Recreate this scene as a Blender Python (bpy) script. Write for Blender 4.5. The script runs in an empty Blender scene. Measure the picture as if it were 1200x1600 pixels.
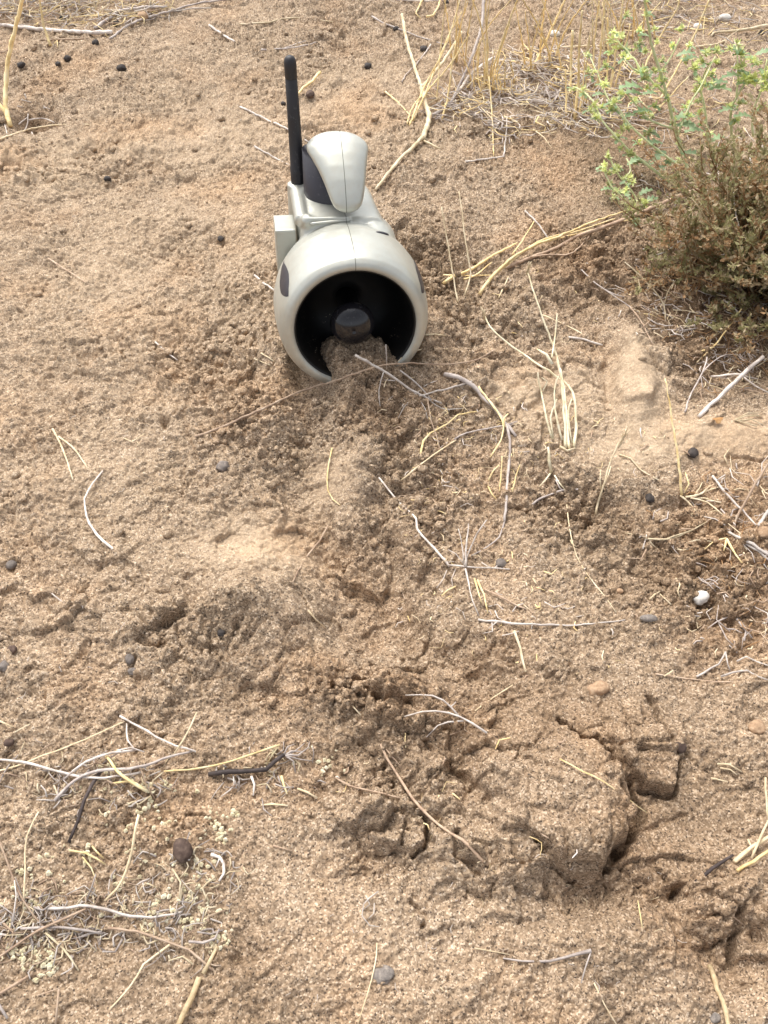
import bpy, math, random
import numpy as np
from mathutils import Vector

# ------------------------------------------------------------------ camera, world, sun, exposure
scene = bpy.context.scene
COL = scene.collection
CAM_H = 0.52
PITCH = math.radians(54)
F_PX = 1331.0
cam_data = bpy.data.cameras.new("camera")
cam_data.sensor_fit = 'VERTICAL'
cam_data.sensor_height = 24.0
cam_data.sensor_width = 18.0
cam_data.lens = 24.0 * F_PX / 1600.0
cam_data.clip_start = 0.01
cam_data.clip_end = 500.0
cam = bpy.data.objects.new("camera", cam_data)
cam.location = (0, 0, CAM_H)
cam.rotation_euler = (math.pi / 2 - PITCH, 0, 0)
COL.objects.link(cam)
scene.camera = cam

SUN_EL, SUN_AZ = math.radians(58), math.radians(-28)      # azimuth from +Y towards +X
world = bpy.data.worlds.new("World")
scene.world = world
world.use_nodes = True
nt = world.node_tree
nt.nodes.clear()
sky = nt.nodes.new("ShaderNodeTexSky")
sky.sky_type = 'NISHITA'
sky.sun_disc = False
sky.sun_elevation = SUN_EL
sky.sun_rotation = SUN_AZ
sky.dust_density = 4.0
sky.ozone_density = 0.6
sky.air_density = 0.8
bg = nt.nodes.new("ShaderNodeBackground")
bg.inputs[1].default_value = 0.15
out = nt.nodes.new("ShaderNodeOutputWorld")
hsv = nt.nodes.new("ShaderNodeHueSaturation")          # thin high cloud: much paler than a clear blue sky
hsv.inputs['Saturation'].default_value = 0.30
hsv.inputs['Value'].default_value = 1.0
nt.links.new(sky.outputs[0], hsv.inputs['Color'])
nt.links.new(hsv.outputs[0], bg.inputs[0])
nt.links.new(bg.outputs[0], out.inputs[0])

sun_data = bpy.data.lights.new("sun", 'SUN')
sun_data.energy = 1.25
sun_data.angle = math.radians(26)
sun_data.color = (1.0, 0.95, 0.87)
sun = bpy.data.objects.new("sun", sun_data)
dirv = Vector((math.sin(SUN_AZ) * math.cos(SUN_EL), math.cos(SUN_AZ) * math.cos(SUN_EL), math.sin(SUN_EL)))
sun.rotation_euler = dirv.to_track_quat('Z', 'Y').to_euler()
sun.location = dirv * 5
COL.objects.link(sun)

scene.view_settings.view_transform = 'Standard'
scene.view_settings.look = 'None'
scene.view_settings.exposure = 1.0
scene.view_settings.gamma = 1.0
scene.render.film_transparent = False
scene.cycles.max_bounces = 6

rnd = random.Random(7)
rng = np.random.default_rng(7)

# ------------------------------------------------------------------ camera arithmetic (photo pixels 1200x1600 -> metres)
cp, sp = math.cos(PITCH), math.sin(PITCH)
CF = np.array([0, cp, -sp]); CU = np.array([0, sp, cp]); CR = np.array([1.0, 0, 0])
def ray(px, py):
    return CF + CR * (px - 600) / F_PX + CU * (800 - py) / F_PX
def flat(px, py, z=0.0):
    d = ray(px, py)
    t = (z - CAM_H) / d[2]
    return np.array([d[0] * t, d[1] * t, z])

# ------------------------------------------------------------------ noise
def hsh(ix, iy, seed):
    h = (ix.astype(np.int64) * 374761393 + iy.astype(np.int64) * 668265263 + seed * 1442695041) & 0xffffffff
    h = ((h ^ (h >> 13)) * 1274126177) & 0xffffffff
    h = (h ^ (h >> 16)) & 0xffffffff
    h = (h * 2246822519) & 0xffffffff
    return ((h ^ (h >> 15)) & 0xffffff) / 16777216.0
def vnoise(x, y, seed):
    ix, iy = np.floor(x), np.floor(y)
    fx, fy = x - ix, y - iy
    fx = fx * fx * (3 - 2 * fx); fy = fy * fy * (3 - 2 * fy)
    a = hsh(ix, iy, seed); b = hsh(ix + 1, iy, seed); c = hsh(ix, iy + 1, seed); d = hsh(ix + 1, iy + 1, seed)
    return (a * (1 - fx) + b * fx) * (1 - fy) + (c * (1 - fx) + d * fx) * fy * 1.0 - 0.5
def fbm(x, y, scale, octv, seed, gain=0.5):
    s, amp, tot = 0, 1.0, 0
    for k in range(octv):
        f = 2.03 ** k / scale
        s = s + amp * vnoise(x * f + 17.3 * k, y * f - 9.1 * k, seed + k)
        tot += amp
        amp *= gain
    return s / tot * 2          # about -1..1
def bumps(x, y, cell, seed, rmin, rmax, dens=1.0):
    """height of the highest rounded lump per point, in metres"""
    ix, iy = np.floor(x / cell), np.floor(y / cell)
    best = np.zeros_like(x)
    for dx in (-1, 0, 1):
        for dy in (-1, 0, 1):
            cx, cy = ix + dx, iy + dy
            px = (cx + 0.1 + 0.8 * hsh(cx, cy, seed)) * cell
            py = (cy + 0.1 + 0.8 * hsh(cx, cy, seed + 1)) * cell
            rr = hsh(cx, cy, seed + 2)
            r = (rmin + (rmax - rmin) * rr * rr) * cell
            on = hsh(cx, cy, seed + 3) < dens
            an = hsh(cx, cy, seed + 4) * 3.1416
            ca, sa = np.cos(an), np.sin(an)
            ux, uy = (x - px) * ca + (y - py) * sa, (-(x - px) * sa + (y - py) * ca) * (1.0 + 0.6 * rr)
            d2 = ux * ux + uy * uy
            h = np.sqrt(np.maximum(0, r * r - d2)) * on
            best = np.maximum(best, h)
    return best
def clods(x, y, cell, seed):
    """broken crust: every cell its own height and tilt, gaps between; returns (height -1..1, gap 0..1)"""
    ix, iy = np.floor(x / cell), np.floor(y / cell)
    f1 = np.full(x.shape, 9.0); f2 = np.full(x.shape, 9.0); hh = np.zeros_like(x)
    for dx in (-1, 0, 1):
        for dy in (-1, 0, 1):
            cx, cy = ix + dx, iy + dy
            px = (cx + hsh(cx, cy, seed)) * cell; py = (cy + hsh(cx, cy, seed + 1)) * cell
            d = np.hypot(x - px, (y - py) * 1.25) / cell
            a = hsh(cx, cy, seed + 3) * 6.283
            h = (hsh(cx, cy, seed + 2) - .5) * 2 + ((x - px) * np.cos(a) + (y - py) * np.sin(a)) / cell * 1.1
            near = d < f1
            f2 = np.where(near, f1, np.minimum(f2, d)); hh = np.where(near, h, hh); f1 = np.where(near, d, f1)
    return hh, f2 - f1
def sst(a, b, v):
    t = np.clip((v - a) / (b - a), 0, 1)
    return t * t * (3 - 2 * t)

# ------------------------------------------------------------------ ground grid
def axis(parts):
    v = [parts[0][0]]
    for a, b, s in parts:
        n = max(1, int(round((b - a) / s)))
        v += list(np.linspace(a, b, n + 1)[1:])
    return np.array(v)
def grow(start, step, end, fac=1.07):
    o, s, v = [], step, start
    while v < end:
        s *= fac; v += s; o.append(v)
    return o
ax = axis([(-0.62, -0.32, 0.0014), (-0.32, 0.32, 0.00085), (0.32, 0.62, 0.0014)])
tail = np.array(grow(0.62, 0.0014, 60.0))
ax = np.concatenate([-tail[::-1], ax, tail])
ay = axis([(0.02, 0.50, 0.00075), (0.50, 0.85, 0.0010), (0.85, 1.35, 0.0018)])
ay = np.concatenate([np.array([0.02 - (t - 1.35) for t in grow(1.35, 0.0010, 61.0)])[::-1], ay, np.array(grow(1.35, 0.0018, 61.0))])
NX, NY = len(ax), len(ay)
X, Y = np.meshgrid(ax, ay)
NEAR = sst(2.2, 1.0, np.abs(X)) * sst(3.0, 1.5, np.abs(Y))

def g(px, py, rx, ry=None, ang=0.0):
    """soft round spot: photo pixel centre, pixel radii converted to metres on the ground"""
    c = flat(px, py)
    e1 = flat(px + rx, py) - c
    ry = ry or rx
    e2 = flat(px, py - ry) - c
    dx, dy = X - c[0], Y - c[1]
    if ang:
        ca, sa = math.cos(ang), math.sin(ang)
        dx, dy = dx * ca + dy * sa, -dx * sa + dy * ca
    return np.exp(-((dx / np.linalg.norm(e1)) ** 2 + (dy / np.linalg.norm(e2)) ** 2))
def seg_dist(pts):
    best = np.full(X.shape, 9.0)
    P = [flat(*p)[:2] for p in pts]
    for a, b in zip(P[:-1], P[1:]):
        ab = b - a
        t = np.clip(((X - a[0]) * ab[0] + (Y - a[1]) * ab[1]) / (ab @ ab), 0, 1)
        best = np.minimum(best, np.hypot(X - a[0] - t * ab[0], Y - a[1] - t * ab[1]))
    return best
def inside(pts):
    P = [flat(*p)[:2] for p in pts]
    ins = np.zeros(X.shape, bool)
    n = len(P)
    for i in range(n):
        x1, y1 = P[i]; x2, y2 = P[(i + 1) % n]
        if y1 == y2:
            continue
        c = ((y1 > WYv) != (y2 > WYv)) & (WXv < (x2 - x1) * (WYv - y1) / (y2 - y1) + x1)
        ins ^= c
    return ins

# warped coordinates make every traced edge ragged
WX0, WY0 = X.copy(), Y.copy()
wn1 = fbm(X, Y, 0.020, 5, 900, .62) * 0.0062
wn2 = fbm(X, Y, 0.020, 5, 950, .62) * 0.0062
XR, YR = X, Y
X = X + wn1; Y = Y + wn2
WXv, WYv = X, Y

rough = np.full(X.shape, 0.44)
for (px, py, rx, ry, a) in [(480, 640, 190, 110, 1.0), (330, 560, 150, 90, .8), (660, 420, 110, 90, .9), (760, 480, 150, 90, .7),
        (950, 420, 130, 80, .8), (640, 740, 110, 130, .9), (300, 780, 170, 100, .55), (100, 860, 150, 90, .6), (330, 980, 190, 70, .75),
        (900, 780, 130, 90, .9), (560, 1080, 120, 60, 1.0), (650, 1250, 150, 90, .8), (1110, 860, 110, 120, .9), (760, 1060, 120, 80, .5),
        (380, 1090, 160, 50, .6), (1130, 1400, 90, 90, .9), (980, 1400, 90, 80, .8), (600, 1340, 100, 60, .8), (240, 640, 120, 60, .6),
        (420, 450, 60, 80, .6), (1080, 560, 120, 60, .7), (870, 900, 130, 60, .5), (560, 900, 90, 70, .45), (380, 1500, 60, 100, .5),
        (200, 430, 200, 100, .3), (860, 1150, 100, 50, .5), (740, 640, 70, 60, .6)]:
    rough = np.maximum(rough, a * g(px, py, rx, ry) * 1.1)
rough = np.clip(rough + 0.34 * fbm(X, Y, 0.07, 3, 31), 0.12, 1)
smooth = np.zeros(X.shape)
for (px, py, rx, ry, a) in [(990, 600, 50, 70, 1), (1130, 690, 95, 30, 1), (990, 700, 70, 35, .8), (820, 600, 90, 28, .6), (520, 735, 45, 45, .8),
        (400, 850, 90, 45, .6), (860, 1220, 75, 85, .3), (1100, 1290, 80, 55, .8), (430, 960, 60, 40, .6), (640, 960, 90, 40, .45),
        (800, 930, 60, 60, .4), (820, 1450, 130, 50, .5), (470, 1420, 70, 70, .5), (630, 860, 20, 90, .6), (1000, 1060, 120, 45, .4)]:
    smooth = np.maximum(smooth, a * g(px, py, rx, ry))
rough *= 1 - 0.80 * smooth

H = 0.006 * fbm(X, Y, 0.45, 2, 3) + 0.0045 * fbm(X, Y, 0.12, 3, 5)
H *= NEAR
# broad shapes of the disturbed sand
for (px, py, rx, ry, h) in [(600, 880, 130, 130, -.022), (560, 1000, 110, 70, -.012), (300, 970, 190, 50, .006), (430, 930, 60, 60, .008), (690, 1090, 130, 60, .006),
        (500, 650, 120, 50, .008), (1000, 560, 40, 50, .010), (1130, 680, 120, 40, .003), (1110, 900, 110, 110, -.012), (900, 790, 110, 50, -.010),
        (1100, 1290, 110, 60, -.012), (930, 1390, 80, 50, -.010), (1140, 1500, 60, 60, -.010), (860, 1230, 110, 80, .016),
        (700, 1190, 60, 60, -.008), (640, 420, 90, 60, -.006), (680, 360, 60, 40, .004), (780, 1400, 110, 40, -.006), (1130, 470, 130, 90, .010),
        (460, 770, 60, 90, -.012), (570, 720, 30, 80, .006), (100, 900, 90, 60, .005), (930, 620, 70, 60, -.004),
        (50, 180, 32, 20, -.020), (1010, 365, 60, 25, .012), (790, 500, 60, 25, .006), (125, 975, 28, 50, .006), (660, 870, 20, 90, .006)]:
    H += h * g(px, py, rx, ry)
H += 0.006 * g(745, 585, 70, 28) + 0.004 * g(330, 640, 60, 30)

def plate(pts, h, back, front, edge=0.0022):
    """crust flap: rises from `back` to its full height at `front`, broken off sheer at the edge"""
    global H, rough
    ins = inside(pts)
    d = seg_dist(list(pts) + [pts[0]])
    b, f_ = flat(*back)[:2], flat(*front)[:2]
    ab = f_ - b
    t = np.clip(((X - b[0]) * ab[0] + (Y - b[1]) * ab[1]) / (ab @ ab), 0, 1)
    H = H + np.where(ins, sst(0, edge, d), 0) * h * (0.15 + 0.85 * t)
    rough = np.where(ins, rough * 0.95, rough)
def crack(pts, w, dep):
    global H
    d = seg_dist(pts)
    w = w * (1 + 0.5 * fbm(XR, YR, 0.012, 2, 77))
    H = H - .75 * dep * np.exp(-(d / np.maximum(w, .0004)) ** 4)
def ridge(pts, w, h, cut=0):
    global H
    d = seg_dist(pts)
    H = H + h * np.exp(-(d / w) ** 2)
ridge([(380, 955), (430, 965), (520, 1045), (600, 1115), (680, 1210)], .017, .011)
ridge([(560, 1250), (640, 1290), (740, 1335), (860, 1350)], .014, .007)
ridge([(560, 1060), (660, 1120), (760, 1120), (850, 1110)], .014, .008)
ridge([(650, 1130), (710, 1200), (770, 1260)], .010, -.010)
ridge([(520, 860), (600, 900), (650, 1010), (760, 1050)], .028, -.010)
ridge([(470, 650), (480, 760), (500, 840)], .013, -.008)
ridge([(540, 640), (560, 740), (560, 810)], .010, .007)
ridge([(625, 780), (640, 900), (690, 980)], .007, .007)
ridge([(690, 520), (800, 500), (900, 540)], .012, .006)
ridge([(940, 650), (1040, 640), (1200, 690)], .020, .003)
ridge([(1010, 1250), (1010, 1330), (1060, 1400)], .014, -.008)
ridge([(900, 1390), (1000, 1400), (1090, 1470), (1160, 1510)], .012, -.009)
ridge([(930, 1460), (1020, 1470), (1080, 1560)], .014, .007)
ridge([(1100, 1420), (1180, 1400)], .014, .006)
ridge([(400, 930), (520, 1035), (640, 1150), (760, 1260), (880, 1330), (960, 1350)], .034, .011)
ridge([(330, 1070), (470, 1110), (560, 1190), (640, 1350)], .022, -.005)
ridge([(640, 960), (760, 1060), (880, 1090)], .020, -.006)
ridge([(230, 990), (330, 960), (400, 950)], .012, .006)
crust = np.zeros(X.shape)
for (px, py, rx, ry, a) in [(700, 1180, 170, 80, 1), (620, 1290, 110, 60, .9), (360, 1000, 200, 60, .7), (900, 1380, 200, 60, 1), (1120, 1430, 110, 90, 1), (1000, 1170, 90, 60, .5),
        (560, 1080, 120, 50, 1), (800, 590, 130, 50, .8), (1080, 570, 110, 45, .9), (960, 440, 140, 70, .7), (1120, 880, 110, 110, .8), (480, 640, 200, 70, .6), (640, 700, 100, 90, .7),
        (560, 880, 150, 110, .55), (320, 580, 130, 80, .5), (660, 420, 90, 90, .7), (100, 900, 110, 60, .5), (430, 780, 110, 60, .6), (900, 780, 110, 60, .8), (700, 1010, 140, 50, .5), (130, 990, 70, 60, .6)]:
    crust = np.maximum(crust, a * g(px, py, rx, ry) * 1.15)
crust = np.clip(.26 + .85 * crust + .22 * fbm(X, Y, .05, 2, 611), 0, 1) * (1 - .8 * smooth)
c1, g1 = clods(X, Y, .030, 501)
c2, g2 = clods(X + 1, Y, .013, 521)
H += NEAR * crust * (c1 * .0058 - .0040 * np.exp(-(g1 / .07) ** 2) * (c1 > -.1) + c2 * .0036 - .0016 * np.exp(-(g2 / .10) ** 2))
plate([(700, 1110), (790, 1105), (870, 1132), (925, 1165), (965, 1200), (960, 1245), (992, 1290), (985, 1310), (955, 1330), (945, 1372), (905, 1372), (862, 1350),
       (830, 1320), (780, 1290), (740, 1240), (700, 1200)], .011, (760, 1150), (975, 1340))
plate([(925, 1110), (1005, 1090), (1025, 1140), (1058, 1195), (1056, 1232), (1015, 1236), (985, 1210), (940, 1165)], .013, (960, 1100), (1030, 1235))
plate([(775, 1270), (805, 1262), (824, 1290), (815, 1312), (780, 1310), (770, 1290)], .009, (790, 1270), (800, 1312))
plate([(560, 1240), (640, 1240), (672, 1290), (668, 1325), (645, 1335), (600, 1318), (560, 1300)], .012, (560, 1240), (670, 1335))
plate([(675, 1290), (735, 1300), (765, 1350), (755, 1360), (720, 1340), (700, 1300)], .008, (680, 1290), (755, 1358))
plate([(1160, 1430), (1215, 1420), (1230, 1500), (1165, 1490)], .010, (1200, 1430), (1165, 1490))
ridge([(984, 556), (992, 600), (996, 646)], .016, .012)
ridge([(900, 560), (940, 640), (1010, 690), (1090, 682), (1210, 692)], .015, .004)
plate([(962, 548), (1000, 542), (1020, 560), (1026, 620), (1010, 652), (966, 646), (955, 600)], .006, (985, 560), (985, 640), .0045)
ridge([(950, 545), (952, 600), (950, 640)], .005, -.006)
ridge([(722, 584), (745, 586), (768, 606)], .0055, .006)
ridge([(760, 575), (820, 590), (850, 610)], .010, .006)
plate([(820, 655), (850, 660), (842, 700), (826, 700)], .006, (820, 655), (846, 690))
plate([(1040, 545), (1085, 540), (1100, 580), (1085, 615), (1040, 610)], .006, (1050, 545), (1060, 612), .004)
plate([(770, 590), (830, 595), (850, 620), (830, 640), (780, 625)], .005, (780, 590), (820, 640), .004)
plate([(400, 930), (440, 930), (520, 1000), (560, 1045), (500, 1040), (430, 985)], .006, (500, 1040), (440, 935))
plate([(555, 1075), (625, 1085), (630, 1108), (600, 1112), (560, 1095)], .010, (630, 1080), (590, 1112))
plate([(1120, 900), (1180, 880), (1195, 950), (1130, 960)], .011, (1180, 880), (1125, 955))
crack([(870, 1132), (925, 1165), (968, 1200)], .0018, .014)
crack([(985, 1225), (1000, 1260), (992, 1290)], .0042, .024)
crack([(992, 1300), (962, 1330), (950, 1360)], .0028, .018)
crack([(905, 1374), (860, 1352), (835, 1325)], .0016, .010)
crack([(1020, 1095), (1030, 1140), (1058, 1190), (1060, 1235), (1010, 1238)], .0015, .010)
crack([(560, 1075), (600, 1112), (640, 1120)], .0026, .014)
crack([(700, 1190), (735, 1225), (760, 1255)], .0024, .013)
crack([(672, 1290), (668, 1326), (648, 1338)], .0020, .012)
crack([(712, 1300), (722, 1335), (755, 1358)], .0024, .014)
crack([(560, 1090), (700, 1180)], .0012, .005)
crack([(1135, 716), (1165, 722), (1230, 722)], .0011, .006)
crack([(872, 1000), (900, 1010)], .001, .004)
crack([(1155, 1435), (1160, 1490)], .0035, .012)
crack([(645, 1400), (672, 1425), (665, 1440)], .0014, .007)
crack([(1000, 1290), (1080, 1265)], .0014, .004)
for (px, py, r, d) in [(521, 1070, 10, .022), (592, 1102, 12, .028), (985, 1290, 11, .026), (968, 1332, 9, .022), (1064, 1388, 11, .022), (259, 658, 7, .018),
        (262, 970, 6, .009), (1190, 1462, 14, .02), (345, 372, 6, .006), (50, 175, 20, .012), (1160, 930, 14, .014), (1100, 960, 12, .010),
        (930, 790, 20, .010), (1010, 775, 14, .010), (1075, 575, 12, .010), (640, 980, 14, .008), (745, 1040, 14, .008), (900, 1405, 10, .010), (420, 600, 9, .006),
        (960, 480, 14, .006), (860, 530, 14, .006), (645, 440, 12, .006), (1130, 540, 22, .012), (1175, 1000, 14, .010), (700, 640, 10, .007)]:
    H -= .7 * d * g(px, py, r)

# soil tone: 1 = pale dry dust, 0 = ordinary, negative = darker, browner sand
tone = 0.25 * fbm(X, Y, 0.16, 3, 55) + 0.10 * fbm(X, Y, 0.035, 2, 56)
for (px, py, rx, ry, a) in [(992, 598, 42, 62, 1.4), (1130, 690, 110, 30, 1), (990, 700, 70, 40, .8), (820, 610, 110, 35, .7), (520, 735, 55, 50, .75), (400, 850, 110, 55, .75),
        (60, 250, 120, 50, .5), (260, 200, 300, 160, .45), (200, 500, 200, 160, .3), (450, 840, 50, 60, .4), (540, 1380, 120, 90, .35),
        (620, 1490, 160, 80, .3), (60, 1000, 90, 100, .3), (60, 760, 90, 60, .3), (600, 200, 160, 120, .2), (870, 650, 60, 60, .5)]:
    tone += a * g(px, py, rx, ry)
for (px, py, rx, ry, a) in [(600, 1300, 900, 330, .36), (600, 850, 110, 130, .45), (1120, 880, 130, 120, .45), (680, 420, 60, 120, .35), (940, 420, 150, 90, .5), (1130, 520, 150, 80, .8),  # first spot darkens the whole foreground, the rest are local
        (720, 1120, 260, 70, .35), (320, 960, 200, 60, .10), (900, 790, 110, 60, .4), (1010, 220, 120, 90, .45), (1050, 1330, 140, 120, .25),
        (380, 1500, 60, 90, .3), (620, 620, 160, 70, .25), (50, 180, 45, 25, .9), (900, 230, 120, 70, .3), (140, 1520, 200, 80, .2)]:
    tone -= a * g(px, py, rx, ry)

# back to true coordinates for the grain
X, Y = XR, YR
jx = .0022 * fbm(X, Y, .0045, 2, 401) + wn1 * .5; jy = .0022 * fbm(X, Y, .0045, 2, 411) + wn2 * .5
X, Y = X + jx, Y + jy
mid = bumps(X, Y, 0.0072, 21, 0.30, 0.66, 0.85)
mid2 = bumps(X + 1, Y, 0.0050, 121, 0.35, 0.70, 0.95)
big = bumps(X, Y, 0.0150, 41, 0.20, 0.60, 0.5)
fine = bumps(X, Y, 0.0034, 61, 0.32, 0.68, 0.95)
X, Y = XR, YR
clod = sst(0.40, 0.85, rough)
r1 = sst(.05, .55, rough)
r2 = sst(.25, .95, rough)
H += NEAR * (fine * (0.35 + 0.45 * r1) * (1 - 0.45 * smooth) + mid2 * (.12 + .45 * r1) * (1 - .6 * smooth) + mid * (0.07 + 0.80 * r2) * (1 - .7 * smooth) + big * 0.75 * clod)
turb = np.abs(fbm(X, Y, 0.034, 5, 171, .58))
H += NEAR * (.0050 + .0140 * r2) * (1 - .7 * smooth) * (turb - .25)
H += NEAR * (0.0034 * r2 + .0008 * r1 + .0003) * fbm(X + .3, Y, 0.011, 4, 71, .6)
H += NEAR * .0085 * (1 - .75 * smooth) * (.7 + .3 * r1) * fbm(X + 2.2, Y - 1, 0.06, 4, 271, .55)
H += (1 - NEAR) * 0.06 * fbm(X, Y, 3.0, 2, 81)

# ------------------------------------------------------------------ pose of the game caller (needed to lay sand round and into its mouth)
E_, YAW, ROLL = map(math.radians, (12, 8.5, -3))
MOUTH = flat(556, 514, 0.056)
_B = np.array([-math.sin(YAW) * math.cos(E_), math.cos(YAW) * math.cos(E_), -math.sin(E_)])
_X = np.cross(_B, [0, 0, 1.0]); _X /= np.linalg.norm(_X)
_W = np.cross(_X, _B)
_X, _W = _X * math.cos(ROLL) + _W * math.sin(ROLL), _W * math.cos(ROLL) - _X * math.sin(ROLL)
def dev(u, a, w):
    return MOUTH + (_X * u + _B * a + _W * w) / 1000.0

# footprint of the bell: press sand under it, then a spill of crumbs running into the mouth
rel = np.stack([X - MOUTH[0], Y - MOUTH[1]], -1)
fdir = _B[:2] / np.linalg.norm(_B[:2]); sdir = np.array([fdir[1], -fdir[0]])
ua = rel @ fdir; uu = rel @ sdir
foot = sst(.060, .045, np.abs(uu)) * sst(-.012, .0, ua) * sst(.17, .15, ua)
H = H * (1 - foot) + foot * np.minimum(H, -0.012)
H *= 1 - 0.8 * np.exp(-((uu + .030) / .030) ** 2 - ((ua + .010) / .022) ** 2)
H -= 0.006 * np.exp(-((uu + .035) / .028) ** 2 - ((ua + .006) / .020) ** 2)
spill = np.exp(-((uu - .004 + .25 * (ua - .01)) / .035) ** 4 - ((ua - .012) / .038) ** 2)
H += spill * (.041 + 0.009 * fbm(X, Y, 0.022, 4, 66, .6)) + sst(.1, .5, spill) * (1.0 * mid + .8 * big + .5 * fine)
H += 0.010 * np.exp(-((uu - .050) / .022) ** 2 - ((ua + .008) / .022) ** 2)
H += (0.016 + .005 * fbm(X, Y, .02, 2, 67)) * np.exp(-((np.abs(uu) - .068) / .015) ** 2 - ((ua - .040) / .05) ** 2)

# ------------------------------------------------------------------ look-ups on the ground
def blur(A, k):
    P = np.pad(A, k, mode='edge')
    c = np.cumsum(np.cumsum(P, 0), 1)
    c = np.pad(c, ((1, 0), (1, 0)))
    n = 2 * k + 1
    return (c[n:, n:] - c[:-n, n:] - c[n:, :-n] + c[:-n, :-n]) / (n * n)
HS = blur(H, 7)
def look(A, x, y):
    i = int(np.clip(np.searchsorted(ax, x) - 1, 0, NX - 2)); j = int(np.clip(np.searchsorted(ay, y) - 1, 0, NY - 2))
    tx = (x - ax[i]) / (ax[i + 1] - ax[i]); ty = (y - ay[j]) / (ay[j + 1] - ay[j])
    tx = min(max(tx, 0), 1); ty = min(max(ty, 0), 1)
    return (A[j, i] * (1 - tx) + A[j, i + 1] * tx) * (1 - ty) + (A[j + 1, i] * (1 - tx) + A[j + 1, i + 1] * tx) * ty
def gz(x, y):
    return look(HS, x, y)
def at(px, py, h=0.0):
    """point `h` metres above the sand whose picture is photo pixel (px, py)"""
    z = h
    for _ in range(5):
        p = flat(px, py, z)
        z = gz(p[0], p[1]) + h
    return flat(px, py, z)
def px_m(p, w):
    """photo pixels -> metres at the distance of p"""
    return w * float((np.asarray(p) - np.array([0, 0, CAM_H])) @ CF) / F_PX

# ------------------------------------------------------------------ materials
def mat(name):
    m = bpy.data.materials.new(name)
    m.use_nodes = True
    n = m.node_tree.nodes; l = m.node_tree.links
    return m, n, l, n["Principled BSDF"]
def ramp(n, stops, interp='LINEAR'):
    r = n.new("ShaderNodeValToRGB")
    r.color_ramp.interpolation = interp
    while len(r.color_ramp.elements) < len(stops):
        r.color_ramp.elements.new(0.5)
    for e, (p, c) in zip(r.color_ramp.elements, stops):
        e.position = p; e.color = (*c, 1)
    return r
def mixc(n, l, fac, a, b, mode='MIX'):
    m = n.new("ShaderNodeMix"); m.data_type = 'RGBA'; m.blend_type = mode
    for sock, v in ((m.inputs[0], fac), (m.inputs[6], a), (m.inputs[7], b)):
        if hasattr(v, 'links'): l.new(v, sock)
        elif isinstance(v, (int, float)): sock.default_value = v
        else: sock.default_value = (*v, 1)
    return m.outputs[2]
def noise(n, l, scale, detail=3, vec=None, rough_=.55):
    t = n.new("ShaderNodeTexNoise"); t.inputs['Scale'].default_value = scale; t.inputs['Detail'].default_value = detail
    t.inputs['Roughness'].default_value = rough_
    if vec is not None: l.new(vec, t.inputs['Vector'])
    return t.outputs[0]

def sand_material():
    m, n, l, b = mat("sand")
    tc = n.new("ShaderNodeTexCoord").outputs['Object']
    v = n.new("ShaderNodeTexVoronoi"); v.inputs['Scale'].default_value = 1050; l.new(tc, v.inputs['Vector'])
    sep = n.new("ShaderNodeSeparateColor"); l.new(v.outputs['Color'], sep.inputs[0])
    grains = ramp(n, [(0.0, (.070, .053, .043)), (.06, (.16, .116, .080)), (.25, (.270, .196, .130)), (.5, (.335, .247, .166)), (.8, (.41, .308, .211)), (1.0, (.62, .505, .385))])
    l.new(sep.outputs[0], grains.inputs[0])
    v2 = n.new("ShaderNodeTexVoronoi"); v2.inputs['Scale'].default_value = 330; l.new(tc, v2.inputs['Vector'])
    sep2 = n.new("ShaderNodeSeparateColor"); l.new(v2.outputs['Color'], sep2.inputs[0])
    g2 = ramp(n, [(0.0, (.88, .87, .86)), (.5, (1, 1, 1)), (1.0, (1.08, 1.07, 1.05))])
    l.new(sep2.outputs[1], g2.inputs[0])
    c = mixc(n, l, 1.0, grains.outputs[0], g2.outputs[0], 'MULTIPLY')
    at_ = n.new("ShaderNodeAttribute"); at_.attribute_name = "tone"
    # pale dust
    up = n.new("ShaderNodeMapRange"); up.inputs[1].default_value = 0.05; up.inputs[2].default_value = 1.0; up.inputs[4].default_value = .62
    l.new(at_.outputs['Fac'], up.inputs[0])
    c = mixc(n, l, up.outputs[0], c, (.54, .41, .28))
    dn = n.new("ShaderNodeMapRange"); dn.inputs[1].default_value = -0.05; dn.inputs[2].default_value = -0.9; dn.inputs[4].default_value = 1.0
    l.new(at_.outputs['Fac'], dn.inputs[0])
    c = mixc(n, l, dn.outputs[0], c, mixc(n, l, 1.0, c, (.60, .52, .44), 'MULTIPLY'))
    # large stains: greyish here, rustier there
    st = ramp(n, [(.3, (1.06, .98, .90)), (.5, (1, 1, 1)), (.7, (.98, .98, .97))])
    l.new(noise(n, l, 9, 3, tc), st.inputs[0])
    c = mixc(n, l, 1.0, c, st.outputs[0], 'MULTIPLY')
    md = ramp(n, [(.32, (.84, .82, .80)), (.5, (1, 1, 1)), (.68, (1.12, 1.12, 1.12))])
    l.new(noise(n, l, 75, 4, tc, .65), md.inputs[0])
    c = mixc(n, l, 1.0, c, md.outputs[0], 'MULTIPLY')
    l.new(c, b.inputs['Base Color'])
    b.inputs['Roughness'].default_value = .95
    b.inputs['Specular IOR Level'].default_value = .25
    bp = n.new("ShaderNodeBump"); bp.inputs['Distance'].default_value = .0007; bp.inputs['Strength'].default_value = .7
    l.new(sep.outputs[1], bp.inputs['Height'])
    bp2 = n.new("ShaderNodeBump"); bp2.inputs['Distance'].default_value = .0012; bp2.inputs['Strength'].default_value = .5
    l.new(noise(n, l, 420, 3, tc), bp2.inputs['Height']); l.new(bp.outputs[0], bp2.inputs['Normal'])
    l.new(bp2.outputs[0], b.inputs['Normal'])
    return m
M_SAND = sand_material()

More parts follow.
